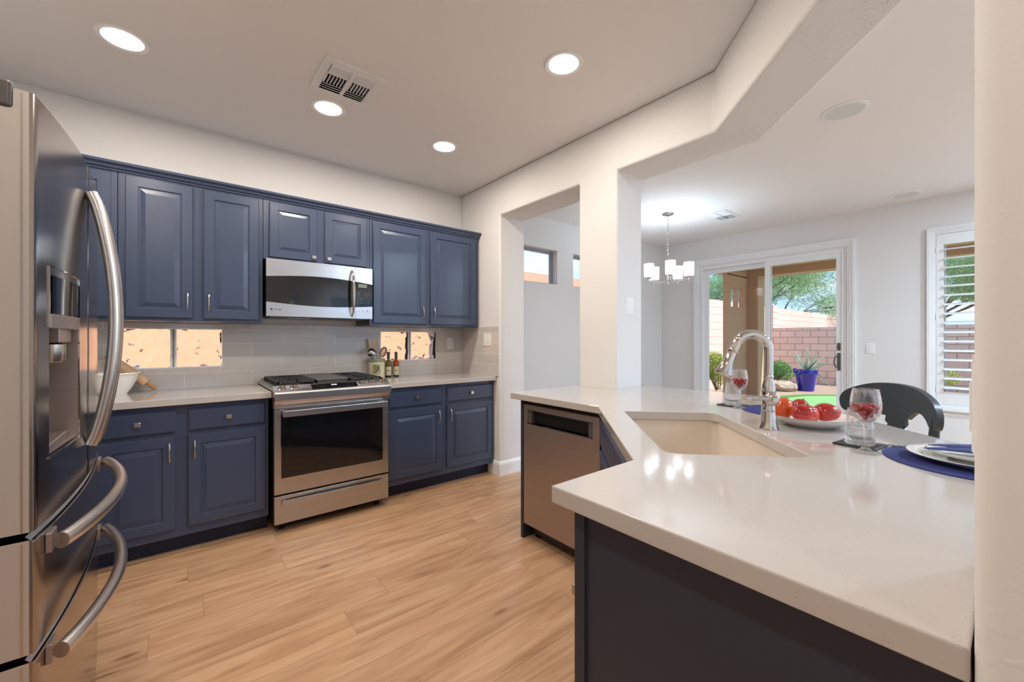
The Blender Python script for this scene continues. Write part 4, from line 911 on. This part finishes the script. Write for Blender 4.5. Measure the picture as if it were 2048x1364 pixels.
def plate(name, c, z, r, label, ring=True, foot=.55, h=.018):
    t = thing(name, label, 'plate', (c[0], c[1], z))
    pr = [(0, .003), (r*foot-.006, .003), (r*foot-.003, 0), (r*foot, 0), (r*foot+.003, .004), (r*.7, .009), (r-.003, h-.003), (r, h), (r-.003, h+.001), (r*.72, .0125), (r*.62, .008), (0, .007)]
    M().lathe(pr, (0, 0, 0), 72, cap=False).build('dish', WHITEC, t, world=False)
    if ring: M().lathe([(r-.0045, h-.0002), (r-.001, h+.0012), (r+.0006, h+.0004), (r-.0005, h-.0025)], (0, 0, 0), 72, cap=False).build('silver_rim', SILV, t, world=False)
    return t
plate('dinner_plate', pm1, ZC+.0042, .140, 'white dinner plate on the near blue placemat')
plate('salad_plate', pm1, ZC+.0125, .098, 'small white salad plate stacked under the napkin')
# napkin folded into a pointed roll lying over the salad plate
m = M(); nc = Vector((pm1[0], pm1[1], ZC+.036)); dl = Vector((-.35, .94, 0)).normalized(); dn = Vector((dl.y, -dl.x, 0))
for off, sc in ((0, 1), (.018, .85)):
    pts = []; rad = []
    for i in range(15):
        s_ = i/14; pts.append(nc+dl*(.105*sc-.26*s_)+dn*(off*1.2)+Vector((0, 0, off*.35-.004+.006*math.sin(PI*s_)))); rad.append(.004+.03*sc*min(1, s_*1.6)**.8)
    m.tube(pts, rad, 10, flat=(.28, 1), up=(0, 0, 1))
tag(m.build('napkin', NAPK), 'pointed navy napkin folded on the salad plate', 'napkin')
def fork(loc, rot, label):
    t = thing('fork', label, 'fork', loc, rot); m = M(); pts = [(0, -.10, .002), (0, -.02, .005), (0, .03, .004), (0, .05, .002)]
    m.tube(pts, [.006, .003, .003, .008], 8, flat=(.35, 1), up=(0, 0, 1)); m.build('handle', CHROME, t, world=False)
    m = M()
    for x in (-.0075, -.0025, .0025, .0075): m.box(x-.001, x+.001, .045, .092, .001, .0026)
    m.box(-.009, .009, .035, .055, .001, .003); m.build('tines', CHROME, t, world=False, smooth=False)
fork((1.748, .205, ZC+.004), math.radians(10), 'silver fork lying at the edge of the near blue placemat')
# small dark napkin point showing behind the plate rim
# fruit plate
fc = (1.940, .512)
plate('fruit_plate', fc, ZC, .146, 'white silver-rimmed plate holding the red fruit', h=.040, foot=.5)
def fruit(loc, r, mt, label, tilt=(0, 0, 0), st=None):
    t = thing('mango', label, 'fruit', loc); m = M()
    from mathutils import Euler
    T = Euler(tilt).to_matrix().to_4x4(); n = 32; vs = []; fs = []; k = 18
    for i in range(k+1):
        ph = -PI/2+PI*i/k
        for j in range(n):
            q = 2*PI*j/n; w_ = 1+.04*math.cos(2*q)+.03*math.cos(3*q+1); v = Vector((r[0]*math.cos(ph)*math.cos(q)*w_, r[1]*math.cos(ph)*math.sin(q)*w_, r[2]*(math.sin(ph)-.06*math.exp(-((ph-PI/2)/.25)**2)))); vs.append(T @ v)
    for i in range(k):
        for j in range(n): fs.append((i*n+j, i*n+(j+1) % n, (i+1)*n+(j+1) % n, (i+1)*n+j))
    m.add(vs, fs); m.build('skin', mt, t, world=False)
    s_ = M(); e = T @ Vector((0, 0, r[2]*.95)); d = (T @ Vector((0, 0, 1)))-(T @ Vector((0, 0, 0))); Q = Matrix.Translation(e) @ d.to_track_quat('Z', 'Y').to_matrix().to_4x4()
    s_.lathe([(.006, -.004), (.005, .001), (.0022, .002), (.002, .006), (0, .006)], (0, 0, 0), 10, T=Q); s_.build('stem_scar', STEM, t, world=False)
zf = ZC+.016
LV = Vector((.775, -.632, 0)); NV = Vector((-.632, -.775, 0)); fcv = Vector((fc[0], fc[1], 0))
def fp(l, n, z): v = fcv+LV*l+NV*n; return (v.x, v.y, z)
fruit(fp(-.082, -.040, zf+.043), (.038, .038, .046), FRUITO, 'orange-red fruit at the left of the plate', (0, math.radians(30), 0))
fruit(fp(-.052, .042, zf+.037), (.052, .037, .036), FRUIT, 'elongated glossy red fruit at the front of the plate', (math.radians(8), math.radians(10), math.radians(-34)))
fruit(fp(.045, .020, zf+.038), (.046, .037, .044), FRUIT, 'round red fruit with stem scar at the right of the plate', (math.radians(84), math.radians(0), math.radians(-38)))
fruit(fp(.000, -.062, zf+.042), (.034, .034, .038), FRUIT, 'small red fruit half hidden at the back of the plate', (math.radians(20), 0, 0))

# ================================================================ things on the back counter
bc = (-.305, 3.492)
t = thing('mixing_bowl', 'white ceramic mixing bowl by the refrigerator', 'bowl', (*bc, ZC))
M().lathe([(0, .004), (.058, .004), (.060, 0), (.064, 0), (.066, .006), (.090, .045), (.110, .090), (.119, .124), (.125, .126), (.127, .131), (.125, .135), (.118, .134), (.113, .124), (.102, .086), (.082, .042), (.058, .012), (0, .010)], (0, 0, 0), 64, cap=False).build('bowl_body', WHITEC, t, world=False)
pA = Vector((-.107, 3.545, .928)); pB = Vector((-.325, 3.596, 1.125)); dv = (pB-pA).normalized()
t = thing('rolling_pin', 'pale wooden rolling pin leaning beside the white bowl', 'rolling pin', tuple(pA))
Q = Matrix.Translation(pA) @ dv.to_track_quat('Z', 'Y').to_matrix().to_4x4()
M().lathe([(0, .060), (.010, .060), (.029, .064), (.031, .070), (.031, .262), (.029, .268), (.010, .271), (0, .271)], (0, 0, 0), 32, T=Q).build('roller', WOODP, t)
WOODH = mat('pin_handle_wood', srgb(196, 140, 82), .45)
m = M(); m.lathe([(0, 0), (.008, .002), (.012, .010), (.013, .022), (.010, .045), (.008, .062)], (0, 0, 0), 20, T=Q); m.build('handle', WOODH, t)
m = M(); m.lathe([(.008, .268), (.010, .286), (.013, .309), (.012, .321), (.008, .329), (0, .331)], (0, 0, 0), 20, T=Q); m.build('handle', WOODH, t)
# crock with utensils
cc = (1.362, 3.560)
t = thing('utensil_crock', 'cream ceramic crock with olive sprig print beside the range', 'crock', (*cc, ZC))
cr_ = M().lathe([(0, .001), (.066, .001), (.069, .005), (.069, .142), (.062, .142), (.062, .012), (0, .012)], (0, 0, 0), 48, cap=False).build('crock_body', CROCK, t, world=False)
M().lathe([(.0692, .140), (.072, .144), (.072, .164), (.070, .168), (.063, .168), (.062, .140)], (0, 0, 0), 48, cap=False).build('crock_rim', CROCKR, t, world=False)
def wrap(poly, m, r, a0_):      # polygon in (u, z) wrapped on the crock face towards the camera
    n = len(m.v); vs = []
    for u, z in poly: a = a0_+u/r; vs.append((r*math.cos(a), r*math.sin(a), z))
    m.add(vs, [list(range(len(vs)))])
AC = math.atan2(-3.56, -1.36)
m = M()
for i in range(6): wrap([(-.034+.068*i/6, .032), (-.034+.068*(i+1)/6, .032), (-.034+.068*(i+1)/6, .122), (-.034+.068*i/6, .122)], m, .0693, AC)
m.build('print_panel', SAGE, cr_, world=False, smooth=False)
m = M()
for cx_, cz_, an, ln in ((-.022, .098, 150, .032), (-.018, .084, 165, .032), (-.016, .068, 178, .036), (-.004, .058, 250, .034), (.006, .104, 95, .032), (.014, .098, 50, .036), (.022, .070, 340, .026), (-.024, .055, 215, .026), (.018, .088, 25, .034), (-.01, .11, 120, .026)):
    a = math.radians(an); du, dz_ = math.cos(a), math.sin(a); q = []
    for s_, w_ in ((-.5, 0), (-.2, .0042), (.15, .004), (.5, 0), (.15, -.004), (-.2, -.0042)): q.append((cx_+du*s_*ln-dz_*w_, cz_+dz_*s_*ln+du*w_))
    wrap(q, m, .0697, AC)
for cx_, cz_, r_ in ((.008, .082, .008), (.0, .067, .007)):
    wrap([(cx_+r_*math.cos(2*PI*k/10), cz_+r_*math.sin(2*PI*k/10)) for k in range(10)], m, .0697, AC)
m.build('olive_sprig', OLIVE, cr_, world=False, smooth=False)
def holed(m, T, poly, holes, th):      # thin plate with holes through it
    bm = bmesh.new(); ed = []
    for loop in [poly]+holes:
        v_ = [bm.verts.new((a, b, 0)) for a, b in loop]; ed += [bm.edges.new((v_[i], v_[(i+1) % len(v_)])) for i in range(len(v_))]
    bmesh.ops.triangle_fill(bm, use_beauty=True, edges=ed); r_ = bmesh.ops.extrude_face_region(bm, geom=bm.faces[:])
    for g_ in r_['geom']:
        if isinstance(g_, bmesh.types.BMVert): g_.co.z = th
    bm.verts.index_update(); m.add([T @ v.co for v in bm.verts], [[v.index for v in f.verts] for f in bm.faces]); bm.free()
def circ(x, y, rx, ry=None, n=10): ry = ry or rx; return [(x+rx*math.cos(2*PI*k/n), y+ry*math.sin(2*PI*k/n)) for k in range(n)]
def uten(name, label, foot, top, builder):
    a, b = Vector(foot), Vector(top); t = thing(name, label, 'utensil', tuple(a)); d = (b-a).normalized(); b = b-d*.022; g_ = 1.38
    m = M(); m.tube([a, a+(b-a)*.5, b], [.005, .0045, .004], 10); m.build('handle', CHROME, t)
    z = d; y = Vector((-.36, -.93, 0)); y = (y-z*y.dot(z)).normalized(); x = y.cross(z)
    Tm = Matrix((( x.x, z.x, y.x, b.x), (x.y, z.y, y.y, b.y), (x.z, z.z, y.z, b.z), (0, 0, 0, 1))) @ Matrix.Scale(g_, 4); m = M(); builder(m, Tm); m.build('head', CHROME, t, smooth=name == 'ladle')
def b_spat(m, T):
    hs = [circ(-.018+.009*i+(.0045 if j % 2 else 0), .018+.010*j, .0022, n=6) for j in range(5) for i in range(4 if j % 2 else 5)]
    holed(m, T, [(-.012, -.012), (.012, -.012), (.029, .006), (.031, .07), (-.031, .07), (-.029, .006)], hs, .002)
def b_slot(m, T):
    out = circ(0, .030, .023, .036, 24); hs = [circ(0, .012+.012*k, .013-.004*abs(k-1.5), .0028, 10) for k in range(4)]; holed(m, T, out, hs, .002)
def b_lad(m, T):
    Q = T @ Matrix.Translation((-.01, .02, 0)) @ Matrix.Rotation(math.radians(115), 4, 'X'); m.lathe([(0, -.026), (.014, -.023), (.026, -.012), (.032, .004), (.031, .004), (.025, -.011), (.013, -.021), (0, -.024)], (0, 0, 0), 24, T=Q, cap=False)
cx, cy = cc
uten('spatula', 'perforated metal spatula standing in the cream crock', (cx+.01, cy+.02, ZC+.014), (cx-.012, cy+.03, ZC+.272), b_spat)
uten('slotted_spoon', 'slotted metal spoon leaning right out of the crock', (cx-.03, cy-.0, ZC+.014), (cx+.048, cy-.01, ZC+.208), b_slot)
uten('ladle', 'shiny metal ladle leaning left out of the crock', (cx+.03, cy-.02, ZC+.014), (cx-.068, cy-.018, ZC+.215), b_lad)
def bottle(x, y, oil, label):
    t = thing('oil_bottle', label, 'bottle', (x, y, ZC)); m = M(); r_ = .0255
    m.lathe([(0, 0), (r_-.002, 0), (r_, .003), (r_, .098), (.0252, .100)], (0, 0, 0), 28, cap=False); g = m.build('glass_body', DARKG, t, world=False)
    M().lathe([(r_, .100), (r_, .128), (.022, .142), (.013, .152), (.010, .158), (.010, .170), (0, .170)], (0, 0, 0), 28, cap=False).build('oil_filled_shoulder', oil, t, world=False)
    M().lathe([(.0115, .160), (.0135, .162), (.0135, .222), (.012, .226), (0, .226)], (0, 0, 0), 24).build('cap', CAPM, t, world=False)
    m = M(); a0_ = math.atan2(-y, -x); n = 16
    for i in range(n):
        p = [(r_+.0006)*1]*1; aa, bb = a0_-1.25+2.5*i/n, a0_-1.25+2.5*(i+1)/n; R_ = r_+.0006
        m.add([(R_*math.cos(aa), R_*math.sin(aa), .014), (R_*math.cos(bb), R_*math.sin(bb), .014), (R_*math.cos(bb), R_*math.sin(bb), .094), (R_*math.cos(aa), R_*math.sin(aa), .094)], [(0, 1, 2, 3)])
    lb = m.build('label', LABELM, t, world=False)
    m = M(); R_ = r_+.0012; q = []
    for k in range(12): a = 2*PI*k/12; q.append((.008*math.cos(a)*(1+.2*math.sin(3*a)), .058+.010*math.sin(a)))
    m.add([(R_*math.cos(a0_+u/R_), R_*math.sin(a0_+u/R_), z) for u, z in q], [list(range(12))]); m.build('label_print', OLIVE, lb, world=False, smooth=False)
bottle(1.480, 3.585, BOTG, 'oil bottle with yellow-green neck next to the crock'); bottle(1.553, 3.585, BOTO, 'oil bottle with orange neck right of the green one')
# ================================================================ switches and outlets
def cover(T, u, v, w_, h, label, kind='switch', gang=1, nm='light_switch', cat='switch', th=.006):
    t = thing(nm, label, cat, tuple(T(u, v, 0))); M().rings(T, u-w_/2, u+w_/2, v-h/2, v+h/2, [(0, th*.5), (.004, th)]).build('cover_plate', PLAST, t, smooth=False)
    for g_ in range(gang):
        uc = u+(g_-(gang-1)/2)*.046
        if kind == 'switch':
            M().rings(T, uc-.016, uc+.016, v-.033, v+.033, [(0, th+.002), (.002, th+.003)], back=th).build('rocker', PLAST, t, smooth=False)
        elif kind == 'toggle':
            m = M(); m.rings(T, uc-.017, uc+.017, v-.034, v+.034, [(0, th+.0015), (.001, th+.002)], back=th); m.rings(T, uc-.005, uc+.005, v-.004, v+.014, [(0, th+.012), (.001, th+.013)], back=th); m.build('toggle', PLAST, t, smooth=False)
        else:
            for dv_ in (-.021, .021):
                b_ = M().rings(T, uc-.017, uc+.017, v+dv_-.016, v+dv_+.016, [(0, th+.001), (.002, th+.002)], back=th).build('socket', PLAST, t, smooth=False)
                m = M(); m.box(uc-.008, uc-.005, v+dv_-.004, v+dv_+.007, th+.0021, th+.0026, T); m.box(uc+.005, uc+.008, v+dv_-.004, v+dv_+.007, th+.0021, th+.0026, T); m.box(uc-.002, uc+.002, v+dv_-.011, v+dv_-.007, th+.0021, th+.0026, T); m.build('socket_slots', INKD, b_, smooth=False)
    return t
TB = Fr((0, W-ty, 0), (1, 0, 0), (0, -1, 0)); TR = Fr((X0-ty, 0, 0), (0, 1, 0), (-1, 0, 0)); TF = Fr((X1, 0, 0), (0, 1, 0), (-1, 0, 0)); TP = Fr((0, 1.703, 0), (1, 0, 0), (0, -1, 0)); TN = Fr((0, .0285, 0), (1, 0, 0), (0, 1, 0))
cover(TB, 2.155, 1.212, .074, .118, 'white duplex outlet on the grey tile right of the block window', 'outlet', nm='wall_outlet', cat='outlet')
cover(TR, 3.180, 1.250, .118, .122, 'white double switch plate on the short side tile wall', 'switch', 2)
cover(TF, 1.050, 1.150, .074, .118, 'white light switch beside the sliding glass door', 'switch')
cover(TP, 2.456, 1.484, .074, .118, 'white blank-faced switch on the side of the middle post', 'switch', th=.004)
cover(TF, .80, .44, .074, .118, 'low white outlet behind the black stool', 'outlet', nm='wall_outlet', cat='outlet')
cover(TN, .820, 1.165, .074, .118, 'white switch seen edge-on at the near wall end above counter', 'switch', th=.007)
cover(TN, .918, 1.198, .062, .118, 'second edge-on white switch just behind the first on near wall', 'switch', th=.0085)

# ================================================================ bar stool
def stool():
    o = Vector((2.475, .398, 0)); A = Vector((R2, R2, 0)); B = Vector((R2, -R2, 0))     # A along the counter edge, B away from it
    t = thing('bar_stool', 'black wooden stool with curved crest back tucked under the bar', 'stool', tuple(o))
    P = lambda a, b_, z: o+A*a+B*(b_+.045)+Vector((0, 0, z))
    # crest board: outline in (a, z), bent about the sitter
    top = []; NA = 40
    def ztop(a): u = a/.275; return 1.052-.075*abs(u)**2.4
    def zbot(a):
        u = abs(a)
        if u > .205: return .900-.016*math.sin(PI/2*(u-.205)/.07)
        if u > .075: s_ = (u-.075)/.13; return .903+.040*math.sin(PI*s_)**.7
        return .900
    def bend(a): return .055*(1-(a/.275)**2)-.03
    m = M(); vs = []; fs = []
    for i in range(NA+1):
        a = -.275*math.cos(PI*i/NA); e = max(0, (abs(a)-.215)/.06); zm = .942 if abs(a) > .21 else .96; zt = ztop(a); zb = zbot(a); zt = zm+(zt-zm)*math.sqrt(max(0.03, 1-e**4)); zb = zm+(zb-zm)*math.sqrt(max(0.03, 1-e**4)); b_ = bend(a)
        vs += [P(a, b_, zb), P(a, b_, zt), P(a, b_+.026, zt), P(a, b_+.026, zb)]
    for i in range(NA):
        k = i*4; fs += [(k, k+4, k+5, k+1), (k+1, k+5, k+6, k+2), (k+2, k+6, k+7, k+3), (k+3, k+7, k+4, k)]
    fs += [(0, 1, 2, 3), (NA*4+3, NA*4+2, NA*4+1, NA*4)]
    m.add(vs, fs); m.build('crest_rail', BLACKC, t, bevel=.004)
    # splat
    m = M(); out = [(-.050, .90), (-.055, .875), (-.040, .862), (-.062, .84), (-.050, .76), (-.030, .70), (.030, .70), (.050, .76), (.062, .84), (.040, .862), (.055, .875), (.050, .90)]
    vs = [P(a, bend(a)+.004, z) for a, z in out]+[P(a, bend(a)+.020, z) for a, z in out]; n = len(out)
    m.add(vs, [list(range(n)), list(range(n, 2*n))[::-1]]+[(i, (i+1) % n, (i+1) % n+n, i+n) for i in range(n)]); m.build('splat', BLACKC, t, smooth=False)
    for sg in (-1, 1):
        m = M(); m.tube([P(sg*.236, bend(.236)+.013, .935), P(sg*.225, bend(.2)+.0, .80), P(sg*.205, -.02, .665)], [.0155, .0175, .018], 12); m.build('back_post', BLACKC, t)
    m = M(); pts = []
    Tm = Matrix(((A.x, B.x, 0, o.x), (A.y, B.y, 0, o.y), (0, 0, 1, 0), (0, 0, 0, 1)))
    m.lathe([(0, .630), (.195, .630), (.215, .640), (.215, .655), (.20, .668), (0, .660)], (0, -.14, 0), 40, T=Tm); m.build('seat', BLACKC, t)
    legs = []
    for a, b_ in ((-.13, -.25), (.13, -.25), (-.14, -.03), (.14, -.03)):
        p0 = Tm @ Vector((a, b_, .64)); p1 = Tm @ Vector((a*1.45, b_+(b_+.14)*.45, 0)); legs.append((p0, p1)); m = M(); m.tube([p0, p0.lerp(p1, .4), p1], [.018, .021, .014], 12); m.build('leg', BLACKC, t)
    for i, j, s_ in ((0, 1, .6), (2, 3, .6), (0, 2, .7), (1, 3, .7)): m = M(); m.tube([legs[i][0].lerp(legs[i][1], s_), legs[j][0].lerp(legs[j][1], s_)], .010, 10); m.build('stretcher', BLACKC, t)
stool()

# ================================================================ outdoors
GZ = -.10
def flat(poly, z0, z1, mt, name): return M().prism(poly, z0, z1).build(name, mt, smooth=False)
o = flat([(X1+.16, -14), (40, -14), (40, 30), (-14, 30), (-14, W+.16), (X1+.16, W+.16)], GZ-.02, GZ, GRAVEL, 'gravel'); tag(o, 'pale pink desert gravel covering the back yard', 'gravel', kind='stuff')
o = flat([(X1+.151, -4), (9.45, -4), (9.45, 3.9), (X1+.151, 3.9)], GZ-.02, -.02, CONC, 'patio_slab'); tag(o, 'concrete patio slab outside the sliding glass door', 'patio')
t = thing('putting_green', 'round bright artificial putting green in the gravel yard', 'lawn', (10.6, 1.5, GZ))
def blob(r, f, n=64): return [(10.6+r*(1+f*math.sin(3*a+1))*math.cos(a), 1.5+r*(1+f*math.sin(2*a))*math.sin(a)) for a in [2*PI*k/n for k in range(n)]]
M().prism(blob(2.0, .04), GZ, GZ+.025).build('fringe', TURF, t, smooth=False); M().prism(blob(1.72, .05), GZ+.025, GZ+.028).build('green_surface', TURF2, t, smooth=False)
o = M().box(15.0, 15.2, -14, 4.98, GZ, 1.62).build('block_wall', CMU, smooth=False); tag(o, 'lower pink block wall across the back of the yard', 'wall')
o = M().box(6.9, 34, 5.2, 5.4, GZ, 2.34).build('block_wall', CMU2, smooth=False); tag(o, 'taller pink block wall along the left side of the yard', 'wall')
m = M(); m.box(15.05, 15.45, 4.99, 5.19, GZ, 2.38); tag(m.build('wall_pilaster', CMU, smooth=False), 'narrow block pilaster where the two yard walls meet', 'pilaster')
# patio cover
t = thing('patio_cover', 'tan stucco patio cover with corner column and beams', 'patio cover', (8.6, 1.0, GZ))
M().box(X1+.152, 9.75, -4, 3.95, 2.68, 2.80).build('patio_ceiling', STUCCOG, t, smooth=False)
M().box(9.20, 9.55, -4, 3.90, 2.54, 2.68).build('front_beam', STUCCO, t, smooth=False); M().box(X1+.152, 9.20, 3.53, 3.66, 2.52, 2.68).build('side_beam', STUCCO, t, smooth=False)
m = M(); hz0, hz1 = 1.90, 2.28
grid_wall(m, 8.26, 9.20, GZ, 2.54, [(8.42, 8.70, hz0, hz1), (8.76, 8.99, hz0, hz1)], 3.53, 3.61, 'x'); m.box(9.20, 9.55, 3.33, 3.61, GZ, 2.54); m.build('corner_column', STUCCO, t, smooth=False)
# neighbour house behind the range wall
t = thing('neighbor_house', 'orange stucco neighbouring house seen through the block windows', 'house', (2.5, 8, GZ))
M().box(-6, 9.0, 6.5, 9, GZ, 2.45).build('stucco_wall', ORANGE, t, smooth=False); M().box(-6.3, 9.3, 6.3, 9, 2.45, 2.63).build('roof_edge', ROOFT, t, smooth=False)
# planter
t = thing('planter_pot', 'glossy cobalt blue pot against the back yard wall', 'pot', (12.8, 3.48, GZ))
M().lathe([(0, 0), (.17, 0), (.18, .01), (.235, .42), (.245, .44), (.262, .46), (.268, .54), (.262, .555), (.235, .555), (.225, .50), (0, .50)], (0, 0, 0), 40, cap=False).build('pot_body', COBALT, t, world=False)
M().lathe([(0, .503), (.226, .503)], (0, 0, 0), 32, cap=False).build('soil', SOIL, t, world=False)
m = M(); q = LV*-.27; m.tube([q+Vector((.0, 0, .47)), q*1.18+Vector((0, 0, .50)), q*1.2+Vector((0, 0, .57)), q*1.0+Vector((0, 0, .59))], .02, 8); m.build('pot_lug', COBALT, t, world=False)
ag = thing('agave', 'spiky grey-green agave growing in the blue pot', 'agave', (12.8, 3.48, GZ+.5)); ra = random.Random(5)
for k, (l_, n_, h_, ln, droop) in enumerate([(-.75, .1, .95, .62, .05), (-.35, -.2, 1, .6, .0), (-.1, .2, 1.2, .66, .0), (.15, -.1, 1.2, .70, .0), (.42, .15, 1, .66, .05), (.85, .0, .8, .70, .12), (1.0, .3, .55, .60, .1), (.9, .3, -.05, .62, 1.1), (-.5, .6, .8, .45, .1), (.3, .6, .9, .45, .1), (0, -.6, .8, .5, .1), (.6, -.5, .7, .5, .1)]):
    d = (LV*l_+NV*n_+Vector((0, 0, h_))).normalized(); sd_ = d.cross(Vector(NV)); sd_ = sd_.normalized() if sd_.length > .1 else LV; up_ = sd_.cross(d); m = M(); vs = []; fs = []; n = 9
    for i in range(n+1):
        s_ = i/n; c = d*ln*s_+Vector((0, 0, -droop*ln*s_*s_*.6)); w_ = .045*(1-s_)**.6*(1-.35*(1-s_)**6); vs += [c-sd_*w_+up_*w_*.35, c-up_*.012*(1-s_), c+sd_*w_+up_*w_*.35, c+up_*.004]
    for i in range(n):
        k_ = i*4
        for j in range(4): fs.append((k_+j, k_+(j+1) % 4, k_+4+(j+1) % 4, k_+4+j))
    fs.append((3, 2, 1, 0)); m.add(vs, fs); m.build('leaf', AGAVE, ag, world=False)
def rock(c, r, label, seed):
    rr_ = random.Random(seed); bm = bmesh.new(); bmesh.ops.create_icosphere(bm, subdivisions=2, radius=1)
    for v in bm.verts: v.co = Vector((v.co.x*r[0], v.co.y*r[1], v.co.z*r[2]))*(1+rr_.uniform(-.18, .14))
    me = bpy.data.meshes.new('boulder'); bm.to_mesh(me); bm.free(); me.materials.append(ROCK); o = bpy.data.objects.new('boulder', me); C.objects.link(o); o.location = c; tag(o, label, 'rock')
rock((12.35, 3.92, GZ+.10), (.28, .38, .17), 'low pale boulder just left of the blue pot', 2); rock((11.6, 4.45, GZ+.12), (.4, .5, .2), 'pale boulder behind the faucet spout by the green shrub', 4); rock((9.9, 4.25, GZ+.06), (.25, .3, .14), 'small boulder under the yellow-green shrub', 5)
def leafmesh(name, centers, mt, n, ls, parent, seed, elong=2.0):
    rr_ = random.Random(seed); vs = []; fs = []; tot = sum(r[0]*r[1]*r[2] for _, r in centers)**1
    for c, r in centers:
        for _ in range(int(n*r[0]*r[1]*r[2]/tot)):
            while True:
                p = Vector((rr_.uniform(-1, 1), rr_.uniform(-1, 1), rr_.uniform(-1, 1)))
                if .25 < p.length < 1: break
            p = p.normalized()*(p.length**.5); q = Vector((c[0]+p.x*r[0], c[1]+p.y*r[1], c[2]+p.z*r[2]))
            a = Vector((rr_.gauss(0, 1), rr_.gauss(0, 1), rr_.gauss(0, 1))).normalized(); b_ = a.cross(Vector((rr_.gauss(0, 1), rr_.gauss(0, 1), rr_.gauss(0, 1)))).normalized(); s_ = ls*rr_.uniform(.6, 1.4)
            k = len(vs); vs += [q-a*s_*elong, q+b_*s_*.5, q+a*s_*elong, q-b_*s_*.5]; fs.append((k, k+1, k+2, k+3))
    me = bpy.data.meshes.new(name); me.from_pydata([tuple(v) for v in vs], [], fs); me.materials.append(mt); o = bpy.data.objects.new(name, me); C.objects.link(o); o.parent = parent
    me.transform(rootmat(parent).inverted()); return o
def tree(x, y, h, spread, label, seed, n=14000, mt=LEAF):
    rr_ = random.Random(seed); t = thing('desert_tree', label, 'tree', (x, y, GZ)); m = M(); cs = []
    def branch(p, d, ln, r, lvl):
        pts = [p]; q = p
        for i in range(4): d = (d+Vector((rr_.gauss(0, .16), rr_.gauss(0, .16), rr_.gauss(0, .08)))).normalized(); q = q+d*ln/4; pts.append(q)
        m.tube(pts, [r, r*.85, r*.7, r*.6, r*.45], 6)
        if lvl >= 3: cs.append((tuple(q), (ln*1.25, ln*1.25, ln*.7))); return
        for _ in range(3 if lvl else 5): branch(q, (d+Vector((rr_.gauss(0, .8), rr_.gauss(0, .8), rr_.uniform(-.2, .4)))*.9).normalized(), ln*.72, r*.55, lvl+1)
    branch(Vector((x, y, GZ)), Vector((rr_.gauss(0, .1), rr_.gauss(0, .1), 1)), h*.36, .11*spread, 0)
    m.build('branches', BARK, t, smooth=False); leafmesh('crown', cs, mt, int(n*1.7), .019, t, seed+1, 2.8)
tree(18.6, 7.0, 5.6, 1, 'feathery green tree directly above the corner of the yard walls', 11, 26000)
tree(25.0, 8.2, 6.0, 1, 'feathery green tree beyond the right end of the side wall', 12, 26000)
tree(20.5, 2.2, 5.2, 1, 'loose green tree behind the back yard wall', 13, 22000)
tree(18.3, -.6, 5.2, 1, 'green tree outside the upper shutter slats', 14, 20000)
tree(14.4, 9.2, 5.0, .8, 'thin-branched tree over the side wall left of the column', 16, 1600)
def shrub(c, r, label, mt, n, seed):
    t = thing('shrub', label, 'shrub', (c[0], c[1], GZ)); rr_ = random.Random(seed); m = M(); cs = []
    for _ in range(7):
        p = (c[0]+rr_.uniform(-.5, .5)*r[0], c[1]+rr_.uniform(-.5, .5)*r[1], GZ+r[2]*rr_.uniform(.9, 1.4)); m.tube([(c[0]+rr_.uniform(-.05, .05), c[1], GZ), ((c[0]+p[0])/2+rr_.uniform(-.1, .1), (c[1]+p[1])/2, (GZ+p[2])/2), p], .012, 6); cs.append((p, (r[0]*.6, r[1]*.6, r[2]*.5)))
    m.build('stems', BARK, t, smooth=False); leafmesh('foliage', cs, mt, n, .016, t, seed, 1.6)
shrub((10.15, 4.55), (.42, .45, .62), 'yellow-green shrub seen left of the patio column', LEAFY, 7000, 21)
shrub((13.2, 4.35), (.45, .45, .42), 'round green shrub at the foot of the back wall', LEAFG, 7000, 22)
shrub((13.6, 1.25), (.5, .5, .42), 'yellow-green shrub outside the left part of the shutter', LEAFY, 5000, 23)
shrub((13.6, -.15), (.5, .5, .44), 'yellow-green shrub outside the middle of the shutter', LEAFY, 5000, 24)
